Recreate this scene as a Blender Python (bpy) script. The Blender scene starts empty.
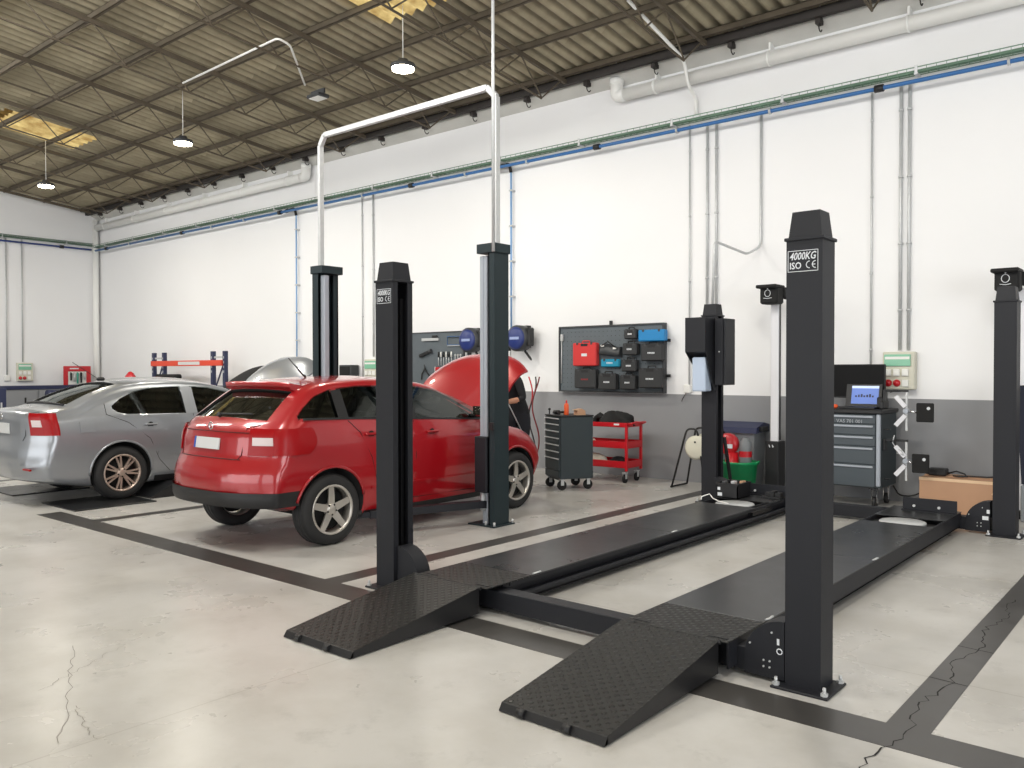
import bpy, bmesh, math, random
from mathutils import Vector, Matrix, noise
random.seed(7)
S = bpy.context.scene
COL = S.collection
PI = math.pi

# ------------------------------------------------------------------ camera, sky, lights, exposure
cam_data = bpy.data.cameras.new('camera')
cam = bpy.data.objects.new('camera', cam_data)
COL.objects.link(cam)
cam_data.sensor_fit = 'HORIZONTAL'
cam_data.sensor_width = 36.0
cam_data.lens = 36.0 * 838.83 / 1024
cam_data.clip_start = 0.05
cam_data.clip_end = 200
YAW, PITCH, ROLL = 0.698333, -0.016578, -0.001408
hd = Vector((-math.sin(YAW), math.cos(YAW), 0)); rt = Vector((math.cos(YAW), math.sin(YAW), 0)); up = Vector((0, 0, 1))
fw = hd*math.cos(PITCH) + up*math.sin(PITCH)
u1 = -hd*math.sin(PITCH) + up*math.cos(PITCH)
r2 = rt*math.cos(ROLL) + u1*math.sin(ROLL)
u2 = -rt*math.sin(ROLL) + u1*math.cos(ROLL)
cam.matrix_world = Matrix(((r2.x, u2.x, -fw.x, 0), (r2.y, u2.y, -fw.y, 0), (r2.z, u2.z, -fw.z, 1.5), (0, 0, 0, 1)))
S.camera = cam
S.view_settings.view_transform = 'Standard'
S.view_settings.look = 'None'
S.view_settings.gamma = 1
S.view_settings.use_curve_mapping = False
S.view_settings.exposure = 0.0

world = bpy.data.worlds.new('sky')
S.world = world
world.use_nodes = True
wn = world.node_tree.nodes
wn['Background'].inputs[0].default_value = (0.93, 0.97, 1.0, 1)
wn['Background'].inputs[1].default_value = 1.6

def area(name, loc, target, sx, sy, power, color=(1, 1, 1)):
    d = bpy.data.lights.new(name, 'AREA')
    d.shape = 'RECTANGLE'; d.size = sx; d.size_y = sy; d.energy = power; d.color = color
    o = bpy.data.objects.new(name, d)
    o.location = loc
    o.rotation_euler = (Vector(target) - Vector(loc)).to_track_quat('-Z', 'Y').to_euler()
    COL.objects.link(o)
    return o
# daylight through the roller doors behind the camera and on the right
area('daylight_front_door', (-9, -8.6, 2.6), (-9, 0, 2.2), 12, 4.4, 330, (1, 0.99, 0.97))
area('daylight_front_door_near', (1.5, -8.6, 2.6), (1.0, 0, 2.2), 6, 4.4, 130, (1, 0.99, 0.97))
area('daylight_side_door', (7.6, 1, 2.4), (0, 2, 2.0), 8, 4, 330, (0.97, 0.98, 1))
for lx in (-19.5, -14.5, -9.5, -4.5, 0.5):  # added fill lights out of view, tilted to brighten the back wall
    area('back_wall_fill', (lx, 2.4, 6.3), (lx, 9.5, 1.6), 2.4, 1.0, 165, (1, 0.99, 0.96))

# ------------------------------------------------------------------ materials
def lin(c):
    c = c/255.0
    return c/12.92 if c <= 0.04045 else ((c+0.055)/1.055)**2.4
def rgb(r, g, b): return (lin(r), lin(g), lin(b), 1)

MATS = {}
def mat(name, color, rough=0.5, metal=0.0, coat=0.0, noise_amt=0.0, noise_scale=6.0, bump=0.0, bump_scale=60.0, emit=None, spec=0.5, rough_var=0.0):
    if name in MATS: return MATS[name]
    m = bpy.data.materials.new(name); m.use_nodes = True
    nt = m.node_tree; b = nt.nodes['Principled BSDF']
    col = rgb(*color)
    b.inputs['Base Color'].default_value = col
    b.inputs['Roughness'].default_value = rough
    b.inputs['Metallic'].default_value = metal
    b.inputs['Specular IOR Level'].default_value = spec
    if coat: b.inputs['Coat Weight'].default_value = coat; b.inputs['Coat Roughness'].default_value = 0.06
    tc = nt.nodes.new('ShaderNodeTexCoord')
    if noise_amt or rough_var:
        n = nt.nodes.new('ShaderNodeTexNoise'); n.inputs['Scale'].default_value = noise_scale; n.inputs['Detail'].default_value = 5
        nt.links.new(tc.outputs['Object'], n.inputs['Vector'])
        if noise_amt:
            mx = nt.nodes.new('ShaderNodeMix'); mx.data_type = 'RGBA'; mx.blend_type = 'MULTIPLY'
            mx.inputs['Factor'].default_value = 1
            r = nt.nodes.new('ShaderNodeValToRGB')
            r.color_ramp.elements[0].position = 0.3; r.color_ramp.elements[1].position = 0.7
            k = 1-noise_amt
            r.color_ramp.elements[0].color = (k, k, k, 1); r.color_ramp.elements[1].color = (1, 1, 1, 1)
            nt.links.new(n.outputs[0], r.inputs[0])
            mx.inputs[6].default_value = col
            nt.links.new(r.outputs[0], mx.inputs[7]); nt.links.new(mx.outputs[2], b.inputs['Base Color'])
        if rough_var:
            mr = nt.nodes.new('ShaderNodeMapRange'); mr.inputs[3].default_value = rough-rough_var; mr.inputs[4].default_value = rough+rough_var
            nt.links.new(n.outputs[0], mr.inputs[0]); nt.links.new(mr.outputs[0], b.inputs['Roughness'])
    if bump:
        n2 = nt.nodes.new('ShaderNodeTexNoise'); n2.inputs['Scale'].default_value = bump_scale; n2.inputs['Detail'].default_value = 4
        nt.links.new(tc.outputs['Object'], n2.inputs['Vector'])
        bp = nt.nodes.new('ShaderNodeBump'); bp.inputs['Strength'].default_value = bump; bp.inputs['Distance'].default_value = 0.01
        nt.links.new(n2.outputs[0], bp.inputs['Height']); nt.links.new(bp.outputs[0], b.inputs['Normal'])
    if emit:
        b.inputs['Emission Color'].default_value = rgb(*emit[0]); b.inputs['Emission Strength'].default_value = emit[1]
    MATS[name] = m
    return m

M_white = mat('white_wall_paint', (237, 237, 238), 0.75, noise_amt=0.03, noise_scale=0.6, bump=0.05, bump_scale=25)
M_dado = mat('grey_wall_paint', (143, 144, 147), 0.55, noise_amt=0.08, noise_scale=1.2, bump=0.04)
M_beam = mat('ring_beam_concrete', (214, 213, 208), 0.8, noise_amt=0.15, noise_scale=2)
M_stripe = mat('dark_floor_paint', (70, 68, 66), 0.32, noise_amt=0.2, noise_scale=3, rough_var=0.1)
M_steel = mat('anthracite_powder_coat', (32, 33, 38), 0.5, spec=0.3, noise_amt=0.06, noise_scale=8, bump=0.02, bump_scale=300)
M_steel_dk = mat('black_recess_paint', (22, 22, 24), 0.5)
M_green = mat('dark_green_grey_coat', (34, 46, 50), 0.5, spec=0.3, noise_amt=0.05)
M_galv = mat('galvanised_steel', (200, 202, 203), 0.4, metal=0.25, noise_amt=0.1, noise_scale=20)
M_alu = mat('satin_aluminium', (165, 171, 180), 0.4, metal=0.2)
M_alu_white = mat('white_anodised_profile', (225, 225, 230), 0.4)
M_chrome = mat('chrome', (220, 220, 222), 0.12, metal=1)
M_black = mat('black_plastic', (24, 24, 26), 0.45)
M_blackm = mat('matt_black', (16, 16, 17), 0.8)
M_rubber = mat('tyre_rubber', (34, 34, 35), 0.75, bump=0.1, bump_scale=90)
M_whitep = mat('white_plastic', (232, 232, 228), 0.4)
M_pvc = mat('white_pvc_pipe', (240, 240, 237), 0.35)
M_beige = mat('beige_plastic', (205, 203, 188), 0.45)
M_redp = mat('red_tool_paint', (190, 22, 34), 0.35, coat=0.3)
M_redc = mat('red_case_plastic', (205, 48, 48), 0.5)
M_bluep = mat('blue_pipe_paint', (48, 104, 164), 0.4)
M_bluepl = mat('pale_blue_pipe', (120, 160, 205), 0.4)
M_bluec = mat('blue_case_plastic', (22, 128, 190), 0.45)
M_navy = mat('navy_paint', (40, 46, 78), 0.45)
M_bluereel = mat('blue_reel_plastic', (34, 50, 112), 0.4)
M_darkgrey = mat('dark_grey_plastic', (58, 60, 63), 0.5)
M_case = mat('charcoal_case_plastic', (44, 45, 47), 0.55)
M_peg = mat('grey_pegboard', (92, 100, 106), 0.55, noise_amt=0.1, noise_scale=10)
M_orange = mat('orange_plastic', (226, 90, 40), 0.45)
M_orangebeam = mat('orange_red_beam', (214, 72, 48), 0.5)
M_tan = mat('cardboard', (186, 146, 116), 0.85, noise_amt=0.08, noise_scale=4)
M_tantop = mat('cardboard_light', (222, 190, 155), 0.85)
M_greentub = mat('green_plastic', (10, 140, 84), 0.45)
M_cream = mat('cream_plastic', (222, 218, 200), 0.5)
M_cabgrey = mat('blue_grey_cabinet', (70, 78, 84), 0.42, noise_amt=0.04)
M_cabdark = mat('dark_chest_paint', (44, 54, 58), 0.5)
M_lockgrey = mat('locker_grey', (140, 142, 146), 0.5)
M_roofsteel = mat('brown_black_roof_steel', (98, 88, 73), 0.75, noise_amt=0.3, noise_scale=5)
M_rail = mat('dark_eave_rail', (52, 47, 44), 0.7, noise_amt=0.2)
M_traygreen = mat('weathered_green_tray', (128, 160, 138), 0.5, metal=0.2, noise_amt=0.45, noise_scale=3)
M_skin = mat('skin', (196, 140, 112), 0.55)
M_shirt = mat('black_cloth', (30, 30, 34), 0.9, noise_amt=0.2, noise_scale=15)
M_hair = mat('dark_hair', (30, 24, 20), 0.7)
M_screen = mat('blue_screen', (90, 120, 190), 0.3, emit=((110, 130, 205), 0.35))
M_screenw = mat('screen_print', (190, 205, 240), 0.3, emit=((200, 215, 245), 0.4))
M_screendk = mat('dark_screen', (10, 10, 12), 0.55, spec=.2)
M_lampglow = mat('lamp_glow', (255, 250, 235), 0.5, emit=((255, 244, 215), 30))
M_winled = mat('green_window_plastic', (130, 190, 160), 0.25)
M_teal = mat('teal_plastic', (60, 150, 130), 0.35)
M_redred = mat('red_tail_lens', (150, 2, 10), 0.3, spec=.3)
M_clearlens = mat('clear_lens', (205, 190, 190), 0.25)
M_printw = mat('white_print', (215, 218, 222), 0.6)
M_printr = mat('faded_red_print', (140, 40, 44), 0.6)
M_eurblue = mat('plate_blue_band', (30, 80, 170), 0.5)
M_plate = mat('blank_plate', (205, 206, 206), 0.5)
M_under = mat('underbody_black', (18, 18, 19), 0.8)
M_crease = mat('bin_liner_grey', (122, 126, 130), 0.5)

def car_paint(name, col, metal):
    m = mat(name, col, 0.33, metal=metal, coat=1.0)
    return m
M_carred = car_paint('red_car_paint', (160, 3, 18), 0.15)
M_cargrey = car_paint('silver_grey_car_paint', (150, 154, 160), 0.55)
M_cardark = car_paint('black_car_paint', (28, 29, 32), 0.2)

def alloy():
    return mat('alloy_wheel_silver', (200, 195, 188), 0.3, metal=0.7)
M_alloy = alloy()
M_alloyb = mat('alloy_wheel_champagne', (188, 170, 158), 0.35, metal=0.6)

def glass_mat():
    m = bpy.data.materials.new('tinted_window_glass'); m.use_nodes = True
    nt = m.node_tree; nt.nodes.remove(nt.nodes['Principled BSDF'])
    out = nt.nodes['Material Output']
    t = nt.nodes.new('ShaderNodeBsdfTransparent'); t.inputs[0].default_value = (0.42, 0.47, 0.44, 1)
    g = nt.nodes.new('ShaderNodeBsdfGlossy'); g.inputs['Roughness'].default_value = 0.03; g.inputs[0].default_value = (0.95, 1, 0.97, 1)
    f = nt.nodes.new('ShaderNodeFresnel'); f.inputs[0].default_value = 1.75
    mx = nt.nodes.new('ShaderNodeMixShader')
    nt.links.new(f.outputs[0], mx.inputs[0]); nt.links.new(t.outputs[0], mx.inputs[1]); nt.links.new(g.outputs[0], mx.inputs[2])
    nt.links.new(mx.outputs[0], out.inputs[0])
    return m
M_glass = glass_mat()

def translucent_mat():
    m = bpy.data.materials.new('yellowed_rooflight_fibreglass'); m.use_nodes = True
    nt = m.node_tree; nt.nodes.remove(nt.nodes['Principled BSDF'])
    out = nt.nodes['Material Output']
    tc = nt.nodes.new('ShaderNodeTexCoord')
    n = nt.nodes.new('ShaderNodeTexNoise'); n.inputs['Scale'].default_value = 4; n.inputs['Detail'].default_value = 8
    nt.links.new(tc.outputs['Object'], n.inputs['Vector'])
    r = nt.nodes.new('ShaderNodeValToRGB')
    r.color_ramp.elements[0].position = 0.3; r.color_ramp.elements[1].position = 0.68
    r.color_ramp.elements[0].color = rgb(150, 112, 60); r.color_ramp.elements[1].color = rgb(232, 206, 140)
    nt.links.new(n.outputs[0], r.inputs[0])
    t = nt.nodes.new('ShaderNodeBsdfTranslucent'); d = nt.nodes.new('ShaderNodeBsdfDiffuse')
    nt.links.new(r.outputs[0], t.inputs[0]); nt.links.new(r.outputs[0], d.inputs[0])
    mx = nt.nodes.new('ShaderNodeMixShader'); mx.inputs[0].default_value = 0.25
    nt.links.new(t.outputs[0], mx.inputs[1]); nt.links.new(d.outputs[0], mx.inputs[2]); nt.links.new(mx.outputs[0], out.inputs[0])
    return m
M_skylight = translucent_mat()

def floor_mat():
    m = bpy.data.materials.new('polished_concrete_floor'); m.use_nodes = True
    nt = m.node_tree; N = nt.nodes; Lk = nt.links; b = N['Principled BSDF']
    tc = N.new('ShaderNodeTexCoord')
    def nz(scale, detail=6, rough=0.55):
        n = N.new('ShaderNodeTexNoise'); n.inputs['Scale'].default_value = scale; n.inputs['Detail'].default_value = detail; n.inputs['Roughness'].default_value = rough
        Lk.new(tc.outputs['Object'], n.inputs['Vector']); return n
    def ramp(src, p0, c0, p1, c1):
        r = N.new('ShaderNodeValToRGB'); r.color_ramp.elements[0].position = p0; r.color_ramp.elements[1].position = p1
        r.color_ramp.elements[0].color = c0; r.color_ramp.elements[1].color = c1
        Lk.new(src, r.inputs[0]); return r
    def mul(a, bb, fac=1.0):
        x = N.new('ShaderNodeMix'); x.data_type = 'RGBA'; x.blend_type = 'MULTIPLY'; x.inputs['Factor'].default_value = fac
        Lk.new(a, x.inputs[6]); Lk.new(bb, x.inputs[7]); return x.outputs[2]
    big = ramp(nz(0.35).outputs[0], 0.3, rgb(178, 176, 173), 0.7, rgb(199, 197, 193))
    mid = ramp(nz(1.6, 8, 0.62).outputs[0], 0.35, (0.84, 0.83, 0.81, 1), 0.6, (1, 1, 1, 1))
    smear = ramp(nz(4.5, 10, 0.7).outputs[0], 0.28, (0.66, 0.66, 0.65, 1), 0.44, (1, 1, 1, 1))
    c = mul(big.outputs[0], mid.outputs[0]); c = mul(c, smear.outputs[0], 0.6)
    # saw-cut slab joints every 4.2 m, slightly darker
    sp = N.new('ShaderNodeSeparateXYZ'); Lk.new(tc.outputs['Object'], sp.inputs[0])
    for ax, off, per in (('X', 3.48, 4.2), ('Y', 2.78, 3.6)):
        a = N.new('ShaderNodeMath'); a.operation = 'ADD'; a.inputs[1].default_value = 100*per+off; Lk.new(sp.outputs[ax], a.inputs[0])
        md = N.new('ShaderNodeMath'); md.operation = 'MODULO'; md.inputs[1].default_value = per; Lk.new(a.outputs[0], md.inputs[0])
        lt = N.new('ShaderNodeMath'); lt.operation = 'GREATER_THAN'; lt.inputs[1].default_value = 0.009; Lk.new(md.outputs[0], lt.inputs[0])
        r = ramp(lt.outputs[0], 0.0, (0.80, 0.79, 0.77, 1), 1.0, (1, 1, 1, 1)); c = mul(c, r.outputs[0])
    Lk.new(c, b.inputs['Base Color'])
    rr = N.new('ShaderNodeMapRange'); rr.inputs[3].default_value = 0.17; rr.inputs[4].default_value = 0.42
    Lk.new(nz(1.1, 6).outputs[0], rr.inputs[0]); Lk.new(rr.outputs[0], b.inputs['Roughness'])
    b.inputs['Specular IOR Level'].default_value = 0.5
    return m
M_floor = floor_mat()

def ramp_mat():   # chequer plate: rows of raised studs
    m = bpy.data.materials.new('black_stud_plate'); m.use_nodes = True
    nt = m.node_tree; N = nt.nodes; Lk = nt.links; b = N['Principled BSDF']
    b.inputs['Base Color'].default_value = rgb(28, 28, 27); b.inputs['Roughness'].default_value = 0.36; b.inputs['Specular IOR Level'].default_value = 0.35
    tc = N.new('ShaderNodeTexCoord')
    mp = N.new('ShaderNodeMapping'); mp.inputs['Rotation'].default_value = (0, 0, PI/4); mp.inputs['Scale'].default_value = (24, 24, 24)
    Lk.new(tc.outputs['Object'], mp.inputs[0])
    sp = N.new('ShaderNodeSeparateXYZ'); Lk.new(mp.outputs[0], sp.inputs[0])
    fr = []
    for ax in 'XY':
        f = N.new('ShaderNodeMath'); f.operation = 'FRACT'; Lk.new(sp.outputs[ax], f.inputs[0])
        s = N.new('ShaderNodeMath'); s.operation = 'SUBTRACT'; s.inputs[1].default_value = 0.5; Lk.new(f.outputs[0], s.inputs[0])
        p = N.new('ShaderNodeMath'); p.operation = 'POWER'; p.inputs[1].default_value = 2; Lk.new(s.outputs[0], p.inputs[0]); fr.append(p)
    ad = N.new('ShaderNodeMath'); ad.operation = 'ADD'; Lk.new(fr[0].outputs[0], ad.inputs[0]); Lk.new(fr[1].outputs[0], ad.inputs[1])
    mr = N.new('ShaderNodeMapRange'); mr.inputs[1].default_value = 0.03; mr.inputs[2].default_value = 0.11; mr.inputs[3].default_value = 1; mr.inputs[4].default_value = 0
    Lk.new(ad.outputs[0], mr.inputs[0])
    bp = N.new('ShaderNodeBump'); bp.inputs['Strength'].default_value = 0.9; bp.inputs['Distance'].default_value = 0.006
    Lk.new(mr.outputs[0], bp.inputs['Height']); Lk.new(bp.outputs[0], b.inputs['Normal'])
    rr = N.new('ShaderNodeMapRange'); rr.inputs[3].default_value = 0.5; rr.inputs[4].default_value = 0.3
    Lk.new(mr.outputs[0], rr.inputs[0]); Lk.new(rr.outputs[0], b.inputs['Roughness'])
    return m
M_ramp = ramp_mat()
M_run = mat('runway_deck_black', (36, 37, 39), 0.3, noise_amt=0.25, noise_scale=2.5, rough_var=0.1, bump=0.06, bump_scale=180)

def sheet_mat():
    m = bpy.data.materials.new('aged_fibre_cement_sheet'); m.use_nodes = True
    nt = m.node_tree; N = nt.nodes; Lk = nt.links; b = N['Principled BSDF']; b.inputs['Roughness'].default_value = 0.9
    oi = N.new('ShaderNodeObjectInfo'); tc = N.new('ShaderNodeTexCoord')
    n = N.new('ShaderNodeTexNoise'); n.inputs['Scale'].default_value = 1.3; n.inputs['Detail'].default_value = 9; n.inputs['Roughness'].default_value = 0.65
    Lk.new(tc.outputs['Object'], n.inputs['Vector']); 
    r = N.new('ShaderNodeValToRGB'); r.color_ramp.elements[0].position = 0.3; r.color_ramp.elements[1].position = 0.72
    r.color_ramp.elements[0].color = rgb(138, 129, 108); r.color_ramp.elements[1].color = rgb(186, 176, 150)
    Lk.new(n.outputs[0], r.inputs[0])
    mr = N.new('ShaderNodeMapRange'); mr.inputs[3].default_value = 0.82; mr.inputs[4].default_value = 1.08
    Lk.new(oi.outputs['Random'], mr.inputs[0])
    mx = N.new('ShaderNodeMix'); mx.data_type = 'RGBA'; mx.blend_type = 'MULTIPLY'; mx.inputs['Factor'].default_value = 1
    Lk.new(r.outputs[0], mx.inputs[6]); Lk.new(mr.outputs[0], mx.inputs[7]); 
    # shade painted into the sheet colour, darkening the corrugation valleys
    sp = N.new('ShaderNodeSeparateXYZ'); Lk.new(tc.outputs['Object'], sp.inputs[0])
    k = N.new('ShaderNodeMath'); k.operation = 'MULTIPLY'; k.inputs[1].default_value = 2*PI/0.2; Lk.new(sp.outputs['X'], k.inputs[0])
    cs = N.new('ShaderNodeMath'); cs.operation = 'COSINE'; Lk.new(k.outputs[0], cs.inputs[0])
    valley_shade = N.new('ShaderNodeMapRange'); valley_shade.inputs[1].default_value = -.2; valley_shade.inputs[2].default_value = 1; valley_shade.inputs[3].default_value = 1.06; valley_shade.inputs[4].default_value = 0.5
    Lk.new(cs.outputs[0], valley_shade.inputs[0])
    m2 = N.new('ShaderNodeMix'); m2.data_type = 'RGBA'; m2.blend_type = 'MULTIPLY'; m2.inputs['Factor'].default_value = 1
    Lk.new(mx.outputs[2], m2.inputs[6]); Lk.new(valley_shade.outputs[0], m2.inputs[7]); Lk.new(m2.outputs[2], b.inputs['Base Color'])
    return m
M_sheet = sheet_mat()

# ------------------------------------------------------------------ geometry helpers
class MB:
    def __init__(s): s.v = []; s.f = []; s.m = []; s.sm = []; s.cur = 0
    def add(s, vs, fs, smooth=False):
        b = len(s.v); s.v += [tuple(p) for p in vs]
        for f in fs: s.f.append([b+i for i in f]); s.m.append(s.cur); s.sm.append(smooth)
        return s
    def slot(s, i): s.cur = i; return s
    def box(s, x0, x1, y0, y1, z0, z1, bev=0.0):
        if x0 > x1: x0, x1 = x1, x0
        if y0 > y1: y0, y1 = y1, y0
        if z0 > z1: z0, z1 = z1, z0
        b = min(bev, (x1-x0)*.45, (y1-y0)*.45, (z1-z0)*.45)
        if b <= 0:
            v = [(x, y, z) for z in (z0, z1) for y in (y0, y1) for x in (x0, x1)]
            return s.add(v, [(0, 2, 3, 1), (4, 5, 7, 6), (0, 1, 5, 4), (2, 6, 7, 3), (0, 4, 6, 2), (1, 3, 7, 5)])
        # chamfered box
        v = []; idx = {}
        c = ((x0+x1)/2, (y0+y1)/2, (z0+z1)/2); h = ((x1-x0)/2, (y1-y0)/2, (z1-z0)/2)
        for sx in (-1, 1):
            for sy in (-1, 1):
                for sz in (-1, 1):
                    for a in range(3):
                        p = [c[k]+(sx, sy, sz)[k]*(h[k]-(0 if k == a else b)) for k in range(3)]
                        idx[(sx, sy, sz, a)] = len(v); v.append(p)
        f = []
        q = ((-1, -1), (1, -1), (1, 1), (-1, 1))
        for sg in (-1, 1):
            for a in range(3):
                o = [k for k in range(3) if k != a]; fc = []
                for (p, r) in q:
                    t = [0, 0, 0]; t[a] = sg; t[o[0]] = p; t[o[1]] = r; fc.append(idx[(*t, a)])
                f.append(fc)
        for a in range(3):
            o = [k for k in range(3) if k != a]
            for (p, r) in q:
                t0 = [0, 0, 0]; t1 = [0, 0, 0]
                t0[a] = -1; t1[a] = 1; t0[o[0]] = t1[o[0]] = p; t0[o[1]] = t1[o[1]] = r
                f.append([idx[(*t0, o[0])], idx[(*t1, o[0])], idx[(*t1, o[1])], idx[(*t0, o[1])]])
        for sx in (-1, 1):
            for sy in (-1, 1):
                for sz in (-1, 1): f.append([idx[(sx, sy, sz, a)] for a in range(3)])
        return s.add(v, f)
    def prism(s, poly, axis, a0, a1, smooth=False):
        # poly: 2-D points; axis 'x': (y,z), 'y': (x,z), 'z': (x,y)
        n = len(poly)
        def mk(p, a): return {'x': (a, p[0], p[1]), 'y': (p[0], a, p[1]), 'z': (p[0], p[1], a)}[axis]
        v = [mk(p, a0) for p in poly]+[mk(p, a1) for p in poly]
        s.add(v, [list(range(n))[::-1], [n+i for i in range(n)]])
        b = len(s.v)-2*n
        for i in range(n):
            j = (i+1) % n; s.f.append([b+i, b+j, b+n+j, b+n+i]); s.m.append(s.cur); s.sm.append(smooth)
        return s
    def cyl(s, p0, p1, r0, r1=None, n=16, caps=True, smooth=True):
        r1 = r0 if r1 is None else r1
        p0 = Vector(p0); p1 = Vector(p1); d = (p1-p0).normalized()
        a = Vector((0, 0, 1)) if abs(d.z) < 0.9 else Vector((1, 0, 0))
        e1 = d.cross(a).normalized(); e2 = d.cross(e1)
        v = [];
        for (p, r) in ((p0, r0), (p1, r1)):
            for i in range(n):
                t = 2*PI*i/n; v.append(p+e1*(r*math.cos(t))+e2*(r*math.sin(t)))
        s.add(v, [[i, (i+1) % n, n+(i+1) % n, n+i] for i in range(n)], smooth)
        if caps:
            b = len(s.v)-2*n
            s.f += [[b+i for i in range(n)][::-1], [b+n+i for i in range(n)]]; s.m += [s.cur]*2; s.sm += [False]*2
        return s
    def tube(s, pts, r, n=8, closed=False, caps=True):
        P = [Vector(p) for p in pts]; k = len(P); v = []; prev = None
        for i in range(k):
            if closed: d = P[(i+1) % k]-P[i-1]
            else: d = P[min(i+1, k-1)]-P[max(i-1, 0)]
            d.normalize()
            if prev is None:
                a = Vector((0, 0, 1)) if abs(d.z) < 0.9 else Vector((1, 0, 0)); e1 = d.cross(a).normalized()
            else:
                e1 = (prev-d*prev.dot(d)).normalized()
            prev = e1; e2 = d.cross(e1); rr = r[i] if isinstance(r, (list, tuple)) else r
            for j in range(n):
                t = 2*PI*j/n; v.append(P[i]+e1*(rr*math.cos(t))+e2*(rr*math.sin(t)))
        f = []
        for i in range(k if closed else k-1):
            i2 = (i+1) % k
            for j in range(n): f.append([i*n+j, i*n+(j+1) % n, i2*n+(j+1) % n, i2*n+j])
        s.add(v, f, True)
        if caps and not closed:
            b = len(s.v)-k*n
            s.f += [[b+j for j in range(n)][::-1], [b+(k-1)*n+j for j in range(n)]]; s.m += [s.cur]*2; s.sm += [False]*2
        return s
    def lathe(s, prof, c=(0, 0, 0), axis='z', n=24, smooth=True):
        v = []
        for (r, h) in prof:
            for i in range(n):
                t = 2*PI*i/n; a, b = r*math.cos(t), r*math.sin(t)
                p = {'z': (a, b, h), 'x': (h, a, b), 'y': (a, h, b)}[axis]
                v.append((c[0]+p[0], c[1]+p[1], c[2]+p[2]))
        k = len(prof)
        return s.add(v, [[i*n+j, i*n+(j+1) % n, (i+1)*n+(j+1) % n, (i+1)*n+j] for i in range(k-1) for j in range(n)], smooth)
    def grid(s, rows, smooth=True, close=False):
        k = len(rows); n = len(rows[0]); v = [p for r in rows for p in r]
        f = [[i*n+j, i*n+(j+1) % n, (i+1)*n+(j+1) % n, (i+1)*n+j] for i in range(k-1) for j in range(n if close else n-1)]
        return s.add(v, f, smooth)
    def mesh(s, name, mats):
        me = bpy.data.meshes.new(name)
        me.from_pydata([tuple(p) for p in s.v], [], s.f)
        if not isinstance(mats, (list, tuple)): mats = [mats]
        for m in mats: me.materials.append(m)
        me.polygons.foreach_set('material_index', s.m); me.polygons.foreach_set('use_smooth', s.sm)
        bm = bmesh.new(); bm.from_mesh(me); bmesh.ops.recalc_face_normals(bm, faces=bm.faces); bm.to_mesh(me); bm.free()
        return me

def tag(o, label=None, cat=None, group=None, kind=None):
    if label: o['label'] = label
    if cat: o['category'] = cat
    if group: o['group'] = group
    if kind: o['kind'] = kind
    return o
def thing(name, label, cat, loc, rotz=0.0, group=None):
    o = bpy.data.objects.new(name, None); o.empty_display_size = 0.1
    COL.objects.link(o); o.location = loc; o.rotation_euler = (0, 0, rotz)
    return tag(o, label, cat, group)
def link(o, parent=None):
    COL.objects.link(o)
    if parent: o.parent = parent
    return o
def part(name, mb, mats, parent, label=None, kind=None, local=False):
    """local=False: mb holds world coordinates and the parent is an unrotated root (or a part sharing its origin)"""
    me = mb.mesh(name, mats) if isinstance(mb, MB) else mb
    if not local and parent is not None:
        r = parent
        while r.parent: r = r.parent
        if not r.get('local_shift'):
            me.transform(Matrix.Translation(-Vector(r.location)))
    o = bpy.data.objects.new(name, me); link(o, parent)
    if label: o['label'] = label
    if kind: o['kind'] = kind
    return o
def solid(name, mb, mats, label, cat, base, group=None):
    """a thing that is one mesh, built in world coordinates, origin put at base"""
    me = mb.mesh(name, mats); me.transform(Matrix.Translation(-Vector(base)))
    o = bpy.data.objects.new(name, me); o.location = base; link(o)
    return tag(o, label, cat, group)
def struct(name, mb, mats, parent=None):
    o = bpy.data.objects.new(name, mb.mesh(name, mats)); link(o, parent)
    if parent is None: o['kind'] = 'structure'
    return o
def text_mesh(name, body, size, m, parent, loc, rot=(PI/2, 0, 0), shear=0.0, sx=1.0, bold=0.0):
    cu = bpy.data.curves.new(name, 'FONT'); cu.body = body; cu.size = size; cu.extrude = 0.0006; cu.shear = shear
    cu.resolution_u = 2; cu.offset = bold; cu.space_character = 1.0
    t = bpy.data.objects.new('t', cu); COL.objects.link(t)
    dg = bpy.context.evaluated_depsgraph_get(); dg.update()
    me = bpy.data.meshes.new_from_object(t.evaluated_get(dg)); me.name = name
    bpy.data.objects.remove(t); me.materials.clear(); me.materials.append(m)
    me.transform(Matrix.Translation(loc) @ Matrix.Rotation(rot[2], 4, 'Z') @ Matrix.Rotation(rot[0], 4, 'X') @ Matrix.Diagonal((sx, 1, 1, 1)))
    r = parent
    while r.parent: r = r.parent
    me.transform(Matrix.Translation(-Vector(r.location)))
    o = bpy.data.objects.new(name, me); return link(o, parent)
def arc(c, r, a0, a1, n, plane='xz', const=0.0):
    out = []
    for i in range(n+1):
        t = a0+(a1-a0)*i/n; a, b = c[0]+r*math.cos(t), c[1]+r*math.sin(t)
        out.append({'xz': (a, const, b), 'yz': (const, a, b), 'xy': (a, b, const)}[plane])
    return out
def round_path(pts, r, n=5):
    P = [Vector(p) for p in pts]; out = [P[0]]
    for i in range(1, len(P)-1):
        a = (P[i-1]-P[i]); b = (P[i+1]-P[i]); rr = min(r, a.length*.45, b.length*.45)
        A = P[i]+a.normalized()*rr; B = P[i]+b.normalized()*rr
        for k in range(n+1):
            t = k/n; out.append(A*(1-t)**2+P[i]*2*t*(1-t)+B*t*t)
    out.append(P[-1]); return out

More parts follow.
